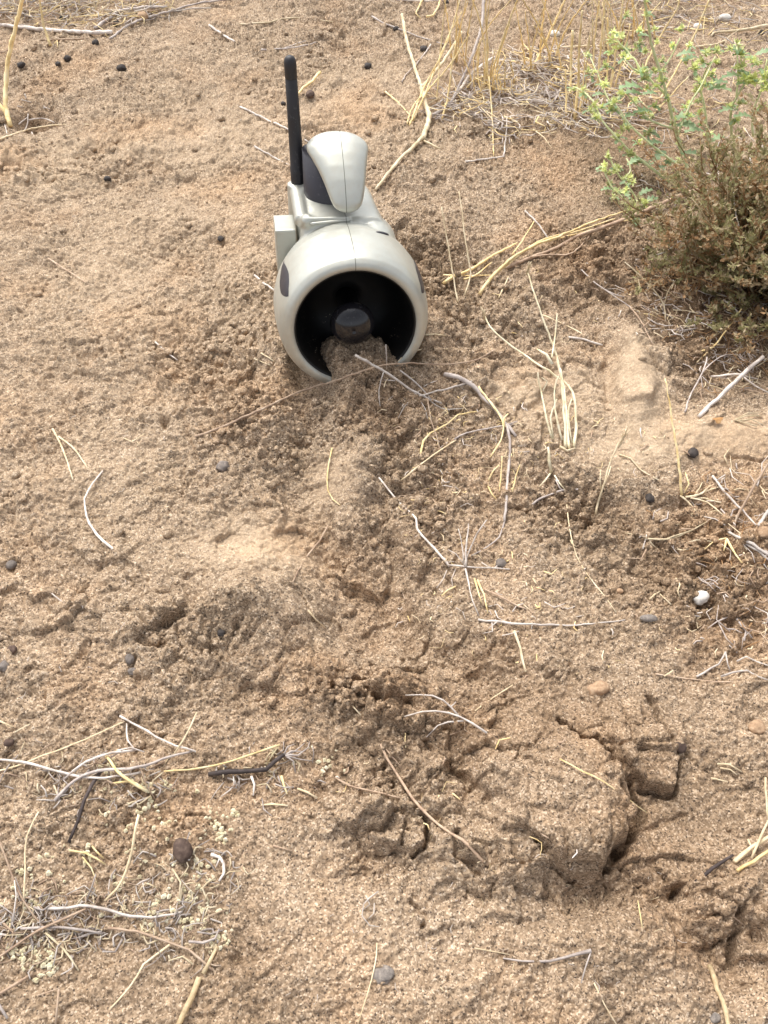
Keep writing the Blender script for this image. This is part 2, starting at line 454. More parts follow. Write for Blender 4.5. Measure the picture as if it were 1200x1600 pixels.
def fibre(name, c1, c2, c3, rough_=.75, scale=110, thin=0.0):
    """dry plant stem: colour wanders along the stem, a little per object"""
    m, n, l, b = mat(name)
    tc = n.new("ShaderNodeTexCoord").outputs['Object']
    r = ramp(n, [(.30, c1), (.5, c2), (.72, c3)])
    l.new(noise(n, l, scale, 4, tc, .65), r.inputs[0])
    oi = n.new("ShaderNodeObjectInfo")
    hs = n.new("ShaderNodeHueSaturation")
    mr = n.new("ShaderNodeMapRange"); mr.inputs[3].default_value = .78; mr.inputs[4].default_value = 1.18
    l.new(oi.outputs['Random'], mr.inputs[0]); l.new(mr.outputs[0], hs.inputs['Value'])
    l.new(r.outputs[0], hs.inputs['Color'])
    l.new(hs.outputs[0], b.inputs['Base Color'])
    b.inputs['Roughness'].default_value = rough_
    bp = n.new("ShaderNodeBump"); bp.inputs['Distance'].default_value = .0004; bp.inputs['Strength'].default_value = .5
    l.new(noise(n, l, 900, 2, tc), bp.inputs['Height']); l.new(bp.outputs[0], b.inputs['Normal'])
    if thin:                                            # leaves let light through
        tr = n.new("ShaderNodeBsdfTranslucent"); l.new(hs.outputs[0], tr.inputs['Color'])
        mx = n.new("ShaderNodeMixShader"); mx.inputs[0].default_value = thin
        l.new(b.outputs[0], mx.inputs[1]); l.new(tr.outputs[0], mx.inputs[2])
        l.new(mx.outputs[0], n["Material Output"].inputs['Surface'])
    return m
MT = {
    'yel': fibre("yellow_straw", (.62, .43, .17), (.86, .67, .34), (.91, .80, .53)),
    'pale': fibre("pale_straw", (.50, .38, .22), (.70, .57, .37), (.82, .72, .53)),
    'blond': fibre("blond_straw", (.66, .54, .30), (.86, .76, .52), (.90, .84, .66)),
    'wht': fibre("bleached_twig", (.34, .28, .24), (.60, .53, .47), (.76, .70, .63)),
    'gry': fibre("grey_twig", (.26, .21, .19), (.43, .37, .33), (.58, .51, .46)),
    'brn': fibre("brown_twig", (.28, .18, .12), (.45, .32, .22), (.58, .46, .34)),
    'drk': fibre("charred_twig", (.022, .015, .013), (.05, .035, .032), (.11, .085, .075)),
    'grn': fibre("green_stem", (.50, .54, .24), (.68, .71, .38), (.76, .78, .48)),
    'pel': fibre("dropping_skin", (.018, .014, .012), (.040, .031, .027), (.085, .068, .058), .8, 260),
    'pelg': fibre("dusty_dropping_skin", (.09, .075, .065), (.16, .135, .118), (.26, .21, .17), .9, 300),
    'pelb': fibre("brown_dropping_skin", (.040, .024, .018), (.085, .052, .038), (.16, .11, .08), .85, 260),
    'grystone': fibre("grey_stone", (.10, .088, .078), (.20, .172, .150), (.34, .29, .24), .95, 420),
    'tanstone': fibre("tan_stone", (.26, .165, .10), (.40, .26, .155), (.54, .39, .26), .95, 380),
    'whtstone': fibre("white_stone", (.55, .50, .44), (.74, .70, .64), (.86, .83, .78), .8, 120),
    'flor': fibre("dry_floret", (.55, .46, .26), (.74, .66, .44), (.84, .79, .62), .9, 200),
    'leaf': fibre("weed_leaf", (.22, .34, .16), (.36, .50, .27), (.50, .60, .38), .6, 90, .42),
    'bract': fibre("weed_bract", (.55, .60, .18), (.76, .80, .34), (.86, .88, .52), .6, 200, .42),
    'olive': fibre("olive_leaf", (.22, .21, .08), (.40, .37, .17), (.58, .52, .28), .75, 200, .42),
    'rust': fibre("rusty_leaf", (.30, .17, .08), (.52, .32, .16), (.66, .47, .27), .8, 200, .42),
    'tan': fibre("dry_leaf", (.42, .31, .18), (.62, .50, .31), (.76, .65, .45), .85, 200, .42),
    'org': fibre("orange_leaf", (.36, .17, .06), (.50, .27, .10), (.62, .38, .18), .8, 200),
}

# ------------------------------------------------------------------ object helpers
def tag(o, label=None, cat=None, group=None, kind=None):
    if label: o["label"] = label
    if cat: o["category"] = cat
    if group: o["group"] = group
    if kind: o["kind"] = kind
    return o
def link(o, parent=None):
    COL.objects.link(o)
    if parent: o.parent = parent
    return o
def empty(name, loc=(0, 0, 0)):
    o = bpy.data.objects.new(name, None); o.empty_display_size = .01
    o.location = loc
    return link(o)
class MB:
    def __init__(s):
        s.v, s.f, s.mi = [], [], []
    def add(s, verts, faces, m=0):
        k = len(s.v)
        s.v += [tuple(map(float, p)) for p in verts]
        s.f += [tuple(i + k for i in f) for f in faces]
        s.mi += [m] * len(faces)
    def build(s, name, mats, parent=None, smooth=True, origin=None):
        if not isinstance(mats, (list, tuple)): mats = [mats]
        o0 = np.array(origin if origin is not None else (0, 0, 0), float)
        if origin is None and parent is not None:
            o0 = np.array(parent.location)
        elif origin is None:
            a = np.array(s.v); o0 = np.array([a[:, 0].mean(), a[:, 1].mean(), a[:, 2].min()])
        me = bpy.data.meshes.new(name)
        me.from_pydata([tuple(np.array(p) - o0) for p in s.v], [], s.f)
        for m in mats: me.materials.append(m)
        me.polygons.foreach_set('material_index', s.mi)
        if smooth: me.polygons.foreach_set('use_smooth', [True] * len(s.f))
        me.update()
        o = bpy.data.objects.new(name, me)
        link(o, parent)
        if parent is None: o.location = o0
        return o
def catmull(P, step):
    P = [np.array(p, float) for p in P]
    if len(P) == 2:
        n = max(2, int(np.linalg.norm(P[1] - P[0]) / step) + 1)
        return [P[0] + (P[1] - P[0]) * t for t in np.linspace(0, 1, n + 1)]
    Q = [2 * P[0] - P[1]] + P + [2 * P[-1] - P[-2]]
    o = []
    for i in range(1, len(Q) - 2):
        n = max(1, int(np.linalg.norm(Q[i + 1] - Q[i]) / step))
        for k in range(n):
            t = k / n
            o.append(.5 * (2 * Q[i] + (Q[i + 1] - Q[i - 1]) * t + (2 * Q[i - 1] - 5 * Q[i] + 4 * Q[i + 1] - Q[i + 2]) * t * t + (3 * Q[i] - Q[i - 1] - 3 * Q[i + 1] + Q[i + 2]) * t ** 3))
    o.append(P[-1])
    return o
def tube(mb, P, r0, r1=None, sides=6, step=.006, wob=.0, jit=.12, m=0):
    r1 = r0 if r1 is None else r1
    C = catmull(P, step)
    n = len(C)
    for i in range(1, n - 1):
        C[i] = C[i] + np.array([rnd.uniform(-1, 1) for _ in range(3)]) * wob
    up = np.array([0, 0, 1.0])
    vs, fs = [], []
    T0 = C[1] - C[0]; T0 /= np.linalg.norm(T0) + 1e-12
    N = np.cross(T0, up)
    if np.linalg.norm(N) < .1: N = np.cross(T0, [1, 0, 0])
    N /= np.linalg.norm(N)
    for i in range(n):
        T = C[min(i + 1, n - 1)] - C[max(i - 1, 0)]; T = T / (np.linalg.norm(T) + 1e-12)
        N = N - T * (N @ T); N /= np.linalg.norm(N) + 1e-12
        Bn = np.cross(T, N)
        t = i / (n - 1)
        r = (r0 + (r1 - r0) * t) * (1 + rnd.uniform(-jit, jit))
        for k in range(sides):
            a = 2 * math.pi * k / sides
            vs.append(C[i] + (N * math.cos(a) + Bn * math.sin(a)) * r)
    for i in range(n - 1):
        for k in range(sides):
            a, b = i * sides + k, i * sides + (k + 1) % sides
            fs.append((a, b, b + sides, a + sides))
    fs.append(tuple(range(sides))[::-1]); fs.append(tuple((n - 1) * sides + k for k in range(sides)))
    mb.add(vs, fs, m)
    return C

ICO = None
def ico():
    global ICO
    if ICO is None:
        import bmesh
        bm = bmesh.new(); bmesh.ops.create_icosphere(bm, subdivisions=3, radius=1)
        ICO = (np.array([v.co[:] for v in bm.verts]), [tuple(v.index for v in f.verts) for f in bm.faces]); bm.free()
    return ICO
def lump(mb, c, r, sq=(1, 1, .8), jag=.12, seed=0, m=0, rot=0.0, fr=1.6):
    V, Fs = ico()
    n = fbm(V[:, 0] * fr + seed * 3.1 + V[:, 2], V[:, 1] * fr + V[:, 2] * fr * .7 - seed, 1.0, 3, 200 + seed)
    W = V * (1 + jag * n)[:, None] * np.array(sq) * r
    ca, sa = math.cos(rot), math.sin(rot)
    W = np.stack([W[:, 0] * ca - W[:, 1] * sa, W[:, 0] * sa + W[:, 1] * ca, W[:, 2]], -1)
    mb.add(W + np.array(c), Fs, m)

# ------------------------------------------------------------------ the ground sheet
def build_ground():
    me = bpy.data.meshes.new("ground")
    nv = NX * NY
    co = np.stack([X, Y, H], -1).astype(np.float32).reshape(-1)
    me.vertices.add(nv); me.vertices.foreach_set('co', co)
    idx = np.arange(nv, dtype=np.int32).reshape(NY, NX)
    q = np.stack([idx[:-1, :-1], idx[:-1, 1:], idx[1:, 1:], idx[1:, :-1]], -1).reshape(-1, 4)
    nf = len(q)
    me.loops.add(nf * 4); me.loops.foreach_set('vertex_index', q.reshape(-1))
    me.polygons.add(nf)
    me.polygons.foreach_set('loop_start', np.arange(0, nf * 4, 4, dtype=np.int32))
    me.polygons.foreach_set('loop_total', np.full(nf, 4, np.int32))
    me.polygons.foreach_set('use_smooth', np.ones(nf, bool))
    me.update(calc_edges=True)
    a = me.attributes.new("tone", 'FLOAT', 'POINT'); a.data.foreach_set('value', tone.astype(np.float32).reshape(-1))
    me.materials.append(M_SAND)
    o = bpy.data.objects.new("ground", me); link(o)
    tag(o, kind='structure')
build_ground()
# ------------------------------------------------------------------ the game caller
def caller_plastic():
    m, n, l, b = mat("silver_green_plastic")
    tc = n.new("ShaderNodeTexCoord").outputs['Object']
    sx = n.new("ShaderNodeSeparateXYZ"); l.new(tc, sx.inputs[0])
    # moulding seam down the middle of the upper side
    ab = n.new("ShaderNodeMath"); ab.operation = 'ABSOLUTE'; l.new(sx.outputs[0], ab.inputs[0])
    lt = n.new("ShaderNodeMath"); lt.operation = 'LESS_THAN'; lt.inputs[1].default_value = .00028; l.new(ab.outputs[0], lt.inputs[0])
    gt = n.new("ShaderNodeMath"); gt.operation = 'GREATER_THAN'; gt.inputs[1].default_value = .065; l.new(sx.outputs[2], gt.inputs[0])
    mu = n.new("ShaderNodeMath"); mu.operation = 'MULTIPLY'; l.new(lt.outputs[0], mu.inputs[0]); l.new(gt.outputs[0], mu.inputs[1])
    r = ramp(n, [(.3, (.455, .46, .41)), (.6, (.51, .515, .46))])
    l.new(noise(n, l, 30, 4, tc), r.inputs[0])
    # dust and dried splashes on the lower part
    d1 = n.new("ShaderNodeMapRange"); d1.inputs[1].default_value = .055; d1.inputs[2].default_value = -.01; d1.inputs[3].default_value = 0.12; d1.inputs[4].default_value = .60
    l.new(sx.outputs[2], d1.inputs[0])
    nz = ramp(n, [(.45, (0, 0, 0)), (.62, (1, 1, 1))]); l.new(noise(n, l, 160, 5, tc, .7), nz.inputs[0])
    dm = n.new("ShaderNodeMath"); dm.operation = 'MULTIPLY'; l.new(d1.outputs[0], dm.inputs[0]); l.new(nz.outputs[0], dm.inputs[1])
    c = mixc(n, l, dm.outputs[0], r.outputs[0], (.42, .32, .21))
    c = mixc(n, l, mu.outputs[0], c, (.16, .16, .13))
    l.new(c, b.inputs['Base Color'])
    rr = n.new("ShaderNodeMapRange"); rr.inputs[3].default_value = .30; rr.inputs[4].default_value = .50
    l.new(noise(n, l, 220, 3, tc), rr.inputs[0]); l.new(rr.outputs[0], b.inputs['Roughness'])
    b.inputs['Metallic'].default_value = .5
    bp = n.new("ShaderNodeBump"); bp.inputs['Distance'].default_value = .00012; bp.inputs['Strength'].default_value = .25
    l.new(noise(n, l, 1800, 2, tc), bp.inputs['Height']); l.new(bp.outputs[0], b.inputs['Normal'])
    return m
def black_plastic(name, col, rough_, dusty=.0):
    m, n, l, b = mat(name)
    tc = n.new("ShaderNodeTexCoord").outputs['Object']
    r = ramp(n, [(.62, col), (.66, tuple(min(1, c + .02) for c in col))])
    if dusty:
        v = n.new("ShaderNodeTexVoronoi"); v.inputs['Scale'].default_value = 420; l.new(tc, v.inputs['Vector'])
        lt = n.new("ShaderNodeMath"); lt.operation = 'LESS_THAN'; lt.inputs[1].default_value = .20; l.new(v.outputs['Distance'], lt.inputs[0])
        n2 = ramp(n, [(.54, (0, 0, 0)), (.62, (1, 1, 1))]); l.new(noise(n, l, 45, 3, tc), n2.inputs[0])
        sx = n.new("ShaderNodeSeparateXYZ"); l.new(tc, sx.inputs[0])
        mr = n.new("ShaderNodeMapRange"); mr.inputs[1].default_value = .06; mr.inputs[2].default_value = .02; l.new(sx.outputs[2], mr.inputs[0])
        a = n.new("ShaderNodeMath"); a.operation = 'MULTIPLY'; l.new(lt.outputs[0], a.inputs[0]); l.new(n2.outputs[0], a.inputs[1])
        a2 = n.new("ShaderNodeMath"); a2.operation = 'MULTIPLY'; l.new(a.outputs[0], a2.inputs[0]); l.new(mr.outputs[0], a2.inputs[1])
        a3 = n.new("ShaderNodeMath"); a3.operation = 'MULTIPLY'; a3.inputs[1].default_value = dusty; l.new(a2.outputs[0], a3.inputs[0])
        c = mixc(n, l, a3.outputs[0], col, (.55, .46, .34))
        l.new(c, b.inputs['Base Color'])
    else:
        l.new(noise(n, l, 300, 3, tc), r.inputs[0]); l.new(r.outputs[0], b.inputs['Base Color'])
    b.inputs['Roughness'].default_value = rough_
    bp = n.new("ShaderNodeBump"); bp.inputs['Distance'].default_value = .0001; bp.inputs['Strength'].default_value = .3
    l.new(noise(n, l, 1500, 2, tc), bp.inputs['Height']); l.new(bp.outputs[0], b.inputs['Normal'])
    return m
M_SHELL = caller_plastic()
M_HORN = black_plastic("black_horn_plastic", (.0025, .0025, .0025), .5, 1.0)
M_DOME = black_plastic("glossy_black_dome", (.013, .012, .014), .12)
M_RUB = black_plastic("black_rubber", (.018, .017, .020), .55)
M_SLATE = black_plastic("slate_plastic", (.030, .028, .036), .45)

BASE = dev(0, 70, -62)
root = empty("game_caller", BASE)
root.matrix_world = __import__('mathutils').Matrix(((_X[0], _B[0], _W[0], BASE[0]), (_X[1], _B[1], _W[1], BASE[1]), (_X[2], _B[2], _W[2], BASE[2]), (0, 0, 0, 1)))
tag(root, "silver grey electronic game caller with open black horn and upright antenna, sunk in the sand", "game caller")
def lc(u, a, w):
    return ((u) / 1000, (a - 70) / 1000, (w + 62) / 1000)
def revolve(mb, prof, seg=96, closed=True, th0=0, cu=0, cw=0):
    vs, fs = [], []
    n = len(prof)
    for i in range(seg):
        t = 2 * math.pi * i / seg
        for a, r in prof:
            vs.append(lc(cu + math.sin(t) * r, a, cw + math.cos(t) * r))
    for i in range(seg):
        j = (i + 1) % seg
        for k in range(n if closed else n - 1):
            k2 = (k + 1) % n
            fs.append((i * n + k, j * n + k, j * n + k2, i * n + k2))
    mb.add(vs, fs)
def loft(mb, secs, flip=False):
    """secs: list of rings (same point count) in device millimetres, capped"""
    n = len(secs[0]); vs, fs = [], []
    for s in secs: vs += [lc(*p) for p in s]
    for i in range(len(secs) - 1):
        for k in range(n):
            k2 = (k + 1) % n
            fs.append((i * n + k, i * n + k2, (i + 1) * n + k2, (i + 1) * n + k))
    fs.append(tuple(range(n))[::-1]); fs.append(tuple((len(secs) - 1) * n + k for k in range(n)))
    mb.add(vs, fs)
def rrect(u0, u1, w0, w1, a, p=5.0, n=56, tilt=0):
    o = []
    cu, cw, hu, hw = (u0 + u1) / 2, (w0 + w1) / 2, (u1 - u0) / 2, (w1 - w0) / 2
    for k in range(n):
        t = 2 * math.pi * k / n
        c, s = math.cos(t), math.sin(t)
        o.append((cu + hu * math.copysign(abs(c) ** (2 / p), c), a + tilt * s * hw, cw + hw * math.copysign(abs(s) ** (2 / p), s)))
    return o
BELL = [(6, 48), (2.2, 48.4), (0.3, 50), (-.2, 52.2), (0.8, 55), (4, 58), (10, 60.4), (20, 62), (34, 63), (48, 63), (62, 61), (75, 57), (88, 51), (100, 43), (112, 30)]
def bell_r(a):
    xs = [p[0] for p in BELL[3:]]; ys = [p[1] for p in BELL[3:]]
    return float(np.interp(a, xs, ys))
def vcyl(mb, c, r, w0, w1, seg=28, lean=(0, 0), r1=None):
    vs, fs = [], []
    for j, w in enumerate((w0, w1)):
        rr = r if j == 0 or r1 is None else r1
        for k in range(seg):
            t = 2 * math.pi * k / seg
            vs.append(lc(c[0] + lean[0] * j + rr * math.cos(t), c[1] + lean[1] * j + rr * math.sin(t), w))
    for k in range(seg):
        k2 = (k + 1) % seg
        fs.append((k, k2, seg + k2, seg + k))
    fs.append(tuple(range(seg))[::-1]); fs.append(tuple(seg + k for k in range(seg)))
    mb.add(vs, fs)
def ball(mb, c, r, sq=(1, 1, 1)):
    V, Fs = ico()
    mb.add([lc(c[0] + v[0] * r * sq[0], c[1] + v[1] * r * sq[1], c[2] + v[2] * r * sq[2]) for v in V], Fs)
def box(mb, u0, u1, a0, a1, w0, w1):
    P = [(u0, a0, w0), (u1, a0, w0), (u1, a1, w0), (u0, a1, w0), (u0, a0, w1), (u1, a0, w1), (u1, a1, w1), (u0, a1, w1)]
    mb.add([lc(*p) for p in P], [(0, 3, 2, 1), (4, 5, 6, 7), (0, 1, 5, 4), (1, 2, 6, 5), (2, 3, 7, 6), (3, 0, 4, 7)])
def bake(mb, name, m, voxel, iters=4, fac=.5):
    o = mb.build(name, m, origin=(0, 0, 0))
    o.location = (0, 0, 0)
    r = o.modifiers.new("r", 'REMESH'); r.mode = 'VOXEL'; r.voxel_size = voxel; r.use_smooth_shade = True
    s = o.modifiers.new("s", 'SMOOTH'); s.factor = fac; s.iterations = iters
    bpy.context.view_layer.update()
    me = bpy.data.meshes.new_from_object(o.evaluated_get(bpy.context.evaluated_depsgraph_get()))
    me.name = name
    me.polygons.foreach_set('use_smooth', [True] * len(me.polygons))
    old = o.data; o.data = me; o.modifiers.clear(); bpy.data.meshes.remove(old)
    o.parent = root
    return o
mb = MB()
prof = BELL + [(112, 0.01), (62, 0.01), (60, 36), (40, 45)]
revolve(mb, prof, 128)
loft(mb, [rrect(-36, 32, -48, 60.5, 65, 6), rrect(-38, 35, -50, 63, 68, 6.5), rrect(-37.5, 34, -50, 64.5, 80, 6.5),
          rrect(-38, 31, -50, 67.5, 96, 7), rrect(-38.5, 29, -50, 71.5, 112, 7), rrect(-38.5, 26, -50, 74, 126, 6), rrect(-35, 22, -46, 73, 135, 5), rrect(-28, 16, -40, 66, 141, 4)])
ball(mb, (22, 70, 40), 20, (1, 1.6, 1))
vcyl(mb, (-34, 122), 9.5, 10, 71.5)                       # boss under the antenna
tmp = MB()
def rod(p, q, r0, r1, seg=16):
    p, q = np.array(lc(*p)), np.array(lc(*q))
    tube(mb, [p, q], r0 / 1000, r1 / 1000, seg, .003, 0, 0)
rod((-35, 120, 66), (-35, 74, 58.5), 7, 6)            # rounded edge running down to the knob
rod((-32, 76, 56), (-31, 70, 60), 7, 6)               # knob
ball(mb, (-31, 69, 61), 5.6)
box(mb, -30, 3, 64.5, 67.6, 52, 65)                   # thin ledge in front of the flat top
shell = bake(mb, "shell", M_SHELL, .0011, 5)
mb = MB()
tube(mb, [np.array(lc(-29, 63.8, 60.4)), np.array(lc(-12, 63.9, 61.6)), np.array(lc(4, 64.2, 62.4))], .0013, .0009, 10, .003, 0, 0)
mb.build("ledge", M_SHELL, root, origin=(0, 0, 0))
# side latch box
mb = MB(); box(mb, -57, -40, 80, 112, 12, 49)
tag(bake(mb, "side_box", M_SHELL, .0008, 3), "small pale rectangular box on the flank")
# black horn lining with its back plate
mb = MB()
revolve(mb, [(2.4, 50.0), (1.7, 48.9), (1.9, 47.8), (5, 47.2), (20, 46), (36, 43), (48, 37), (55, 28), (57, 14), (57, .01), (60, .01), (60, 30), (50, 42), (38, 47), (20, 50), (6, 51)], 128)
horn = mb.build("horn_lining", M_HORN, root, origin=(0, 0, 0))
mb = MB()
revolve(mb, [(-1.6, .01), (-1.3, 4), (-.2, 8.5), (2.0, 12.8), (5.3, 16.2), (9, 17.8), (12, 18.1), (14.5, 17.4), (16, 15.4), (17, 10), (57, 9), (57, .01)], 64, cu=-1.5, cw=-1)
mb.build("speaker_dome", M_DOME, root, origin=(0, 0, 0))
# dark column and the silver hood over it
hood_path = [((1.6, 61, 69.5), 3.0), ((1.6, 62, 71.5), 8.2), ((1.5, 64, 75), 11.8), ((1.3, 68.5, 81), 14.2), ((.8, 75, 88.5), 16.6), ((-.2, 83, 96), 19.2), ((-1.4, 91, 102.5), 22.3),
             ((-2.4, 98.5, 107.5), 25.2), ((-3, 103.5, 110.2), 24.6), ((-3.5, 107.5, 112.2), 20.2), ((-3.8, 110.5, 113.6), 14), ((-4, 112.2, 114.4), 8), ((-4.1, 113, 114.8), 4)]
mb = MB(); secs = []
for i, (p, hw) in enumerate(hood_path):
    p = np.array(p, float)
    a = np.array(hood_path[max(i - 1, 0)][0]); b_ = np.array(hood_path[min(i + 1, len(hood_path) - 1)][0])
    T = b_ - a; T = T / np.linalg.norm(T)
    Nn = np.cross(T, [1, 0, 0]); Nn /= np.linalg.norm(Nn)
    if Nn[2] < 0: Nn = -Nn
    ring = []
    for k in range(40):
        t = 2 * math.pi * k / 40
        c, s = math.cos(t), math.sin(t)
        dep = min(9, hw * .5) if s > 0 else min(5, hw * .4)
        ring.append(tuple(p + np.array([1, 0, 0]) * hw * math.copysign(abs(c) ** .8, c) + Nn * (dep * math.copysign(abs(s) ** .9, s) - 3)))
    secs.append(ring)
loft(mb, secs)
hood = bake(mb, "hood", M_SHELL, .0010, 22)
mb = MB()
vs, fs, seg = [], [], 48
line_a = [p[0][1] for p in hood_path[:9]]; line_w = [p[0][2] for p in hood_path[:9]]
for k in range(seg):
    t = 2 * math.pi * k / seg
    u, a = -6.0 + (24.6 if math.cos(t) < 0 else 17.5) * math.cos(t), 107.5 + 20.5 * math.sin(t)
    top = float(np.interp(a, line_a, line_w)) - 4
    vs += [lc(u, a, 62), lc(u, a, max(72, min(top - 2, 110.5 - max(0, a - 106) * .5)))]
for k in range(seg):
    k2 = (k + 1) % seg
    fs.append((2 * k, 2 * k2, 2 * k2 + 1, 2 * k + 1))
fs.append(tuple(2 * k + 1 for k in range(seg)))
mb.add(vs, fs)
mb.build("column", M_SLATE, root, origin=(0, 0, 0))
# antenna
def pd(u, a, w):
    P = dev(u, a, w) - np.array([0, 0, CAM_H]); z = P @ CF
    return round(600 + F_PX * (P @ CR) / z), round(800 - F_PX * (P @ CU) / z)
print("antenna base", pd(-35, 122, 78), "boxTL", pd(-56, 104, 40), "boxTR", pd(-40, 104, 40), "boxBL", pd(-56, 76, 40), "tip", pd(0, 58, 68), "hoodtop", pd(-7, 118, 122), "bodyRR", pd(27, 126, 72), 'knob', pd(-33, 70, 66))
b0 = np.array([-34, 122, 71.0])
# direction chosen so that the aerial stands almost straight up out of its boss
ant_top = None
for hz in np.linspace(70, 160, 181):
    for lu in np.linspace(-14, 14, 57):
        q = b0 + np.array([lu, -.06 * hz, hz])
        x_, y_ = pd(*q)
        e_ = abs(x_ - 452) + abs(y_ - 86)
        if ant_top is None or e_ < ant_top[0]: ant_top = (e_, q)
q = ant_top[1]; print("antenna", ant_top, np.linalg.norm(q - b0))
dq = (q - b0) / np.linalg.norm(q - b0); LQ = np.linalg.norm(q - b0)
def along(t): return lc(*(b0 + dq * t))
def ring_tube(mb, st, seg=24):
    vs, fs = [], []
    e1 = np.cross(dq, [0, 1, 0]); e1 /= np.linalg.norm(e1); e2 = np.cross(dq, e1)
    for t, r in st:
        for k in range(seg):
            an = 2 * math.pi * k / seg
            vs.append(lc(*(b0 + dq * t + (e1 * math.cos(an) + e2 * math.sin(an)) * r)))
    for i in range(len(st) - 1):
        for k in range(seg):
            k2 = (k + 1) % seg
            fs.append((i * seg + k, i * seg + k2, (i + 1) * seg + k2, (i + 1) * seg + k))
    fs.append(tuple(range(seg))[::-1]); fs.append(tuple((len(st) - 1) * seg + k for k in range(seg)))
    mb.add(vs, fs)
mb = MB(); ring_tube(mb, [(-2, 5.5), (2, 6.0), (14, 6.0), (14.6, 5.6), (LQ * .5, 5.2), (LQ - 17, 4.7), (LQ - 16.7, 4.35), (LQ - 16.2, 4.35), (LQ - 15.9, 4.7), (LQ - 5, 4.8), (LQ - 2.5, 4.3), (LQ - .8, 3.1), (LQ, 1.3)])
ant = mb.build("antenna", M_RUB, root, origin=(0, 0, 0))
mb = MB(); ring_tube(mb, [(-3, 7.6), (0, 7.8), (1.2, 7.2), (1.3, 5.5)])
c_ = mb.build("collar", M_SHELL, ant, origin=(0, 0, 0))
mb = MB()
hc = b0 + dq * 8 + np.array([0, -5.6, 0]); box(mb, hc[0] - 1.6, hc[0] + 1.6, hc[1] - .6, hc[1] + 2, hc[2] - 4.5, hc[2] + 4.5)
mb.build("hinge", M_RUB, ant, smooth=False, origin=(0, 0, 0))
# dark teardrop patches on both flanks of the bell
for s, t0 in ((-1, 57), (1, 60)):
    mb = MB(); vs, fs = [], []
    NT, NA = 26, 9
    for i in range(NT + 1):
        f_ = i / NT
        a = 58 - 52 * f_
        wd = 6.8 * (math.sin(math.pi * f_ ** 1.6)) ** .75 + .05
        for j in range(NA + 1):
            th = math.radians(t0 + 4.5 * f_ + wd * (2 * j / NA - 1))
            r = bell_r(a) + .10 + .35 * (1 - abs(2 * j / NA - 1) ** 3) * min(1, 6 * f_ * (1 - f_))
            vs.append(lc(s * math.sin(th) * r, a, math.cos(th) * r))
    for i in range(NT):
        for j in range(NA):
            q4 = (i * (NA + 1) + j, i * (NA + 1) + j + 1, (i + 1) * (NA + 1) + j + 1, (i + 1) * (NA + 1) + j)
            fs.append(q4[::-1] if s > 0 else q4)
    mb.add(vs, fs); mb.build("side_patch", M_SLATE, root, origin=(0, 0, 0))
# slot on the right shoulder
mb = MB()
th = math.radians(26)
V, Fs = ico()
rc = bell_r(50) - .35
e_t = np.array([math.cos(th), .55, -math.sin(th)]); e_t /= np.linalg.norm(e_t)
e_n = np.array([math.sin(th), .25, math.cos(th)]); e_n -= e_t * (e_n @ e_t); e_n /= np.linalg.norm(e_n)
e_b = np.cross(e_t, e_n)
cc = np.array([math.sin(th) * rc, 50, math.cos(th) * rc])
print('slot', pd(*cc))
mb.add([lc(*(cc + e_t * v[0] * 7.5 + e_b * v[1] * 1.8 + e_n * v[2] * 1.5)) for v in V], Fs)
mb.build("slot", M_SLATE, root, origin=(0, 0, 0))

# ------------------------------------------------------------------ stems, twigs and straws lying on the sand
def pt(p):
    h = p[2] / 1000 if len(p) > 2 else 0.0
    return at(p[0], p[1], h)
def sticks(mb, lines, sides=6, lift=1.0):
    for ln in lines:
        w, pts = ln[0], ln[1]
        w1 = ln[2] if len(ln) > 2 else w * .7
        P = []
        for p in pts:
            q = pt(p)
            r = px_m(q, w) / 2
            P.append(q + np.array([0, 0, r * .45 + .0011 * lift + rnd.uniform(-.0004, .0005)]))
        r0, r1 = px_m(P[0], w) * .45, px_m(P[-1], w1) * .45
        if len(P) == 2 or True:
            tube(mb, P, r0, r1, sides, .005 if r0 > .0008 else .006, min(r0 * .42, .0005), .15)
def twig(name, label, cat, m, lines, group=None):
    mb = MB(); sticks(mb, lines)
    return tag(mb.build(name, MT[m]), label, cat, group)
T = twig
# --- around the horn
T('dry_twig', "long thin brown twig crossing the sand in front of the horn mouth", 'twig', 'brn', [(4.5, [(305, 685), (360, 664), (420, 636, 2), (475, 612, 4), (525, 597, 7), (587, 575, 8), (637, 570, 8), (690, 572, 5), (740, 566, 2), (775, 548)], 2.5)])
T('dry_twig', "bleached forked twig whose end pokes into the horn mouth", 'twig', 'wht', [(5, [(555, 557, 22), (600, 582, 14), (650, 615, 4), (690, 633, 2)], 3), (4, [(737, 598, 2), (700, 609, 3), (655, 620, 4)], 3), (3, [(625, 580, 8), (655, 605, 5), (672, 624, 2)], 2),
    (2.5, [(645, 612, 3), (664, 640), (668, 656)], 1.5), (2.5, [(662, 620, 3), (690, 640), (725, 640)], 1.5), (2.2, [(600, 582, 10), (592, 610, 2), (594, 636)], 1.4), (2, [(655, 612, 3), (630, 640), (622, 655)], 1.4)])
T('straw', "short white straw standing upright at the lip of the horn mouth", 'straw', 'wht', [(2.6, [(604, 578, 2), (604, 560, 14), (603, 541, 26)], 2)])
T('straw', "thin pale straw leaning against the lower right rim of the horn", 'straw', 'pale', [(2.4, [(632, 556, 8), (655, 548, 5), (700, 547)], 1.6), (2, [(632, 556, 8), (622, 566, 10)], 1.4)])
T('straw', "tiny wavy straw touching the right flank of the horn", 'straw', 'pale', [(3, [(664, 526, 3), (680, 524), (697, 527)], 2)])
T('straw', "white straw slanting down to the left flank of the horn", 'straw', 'wht', [(4, [(398, 432), (414, 445), (430, 457, 3)], 3)])
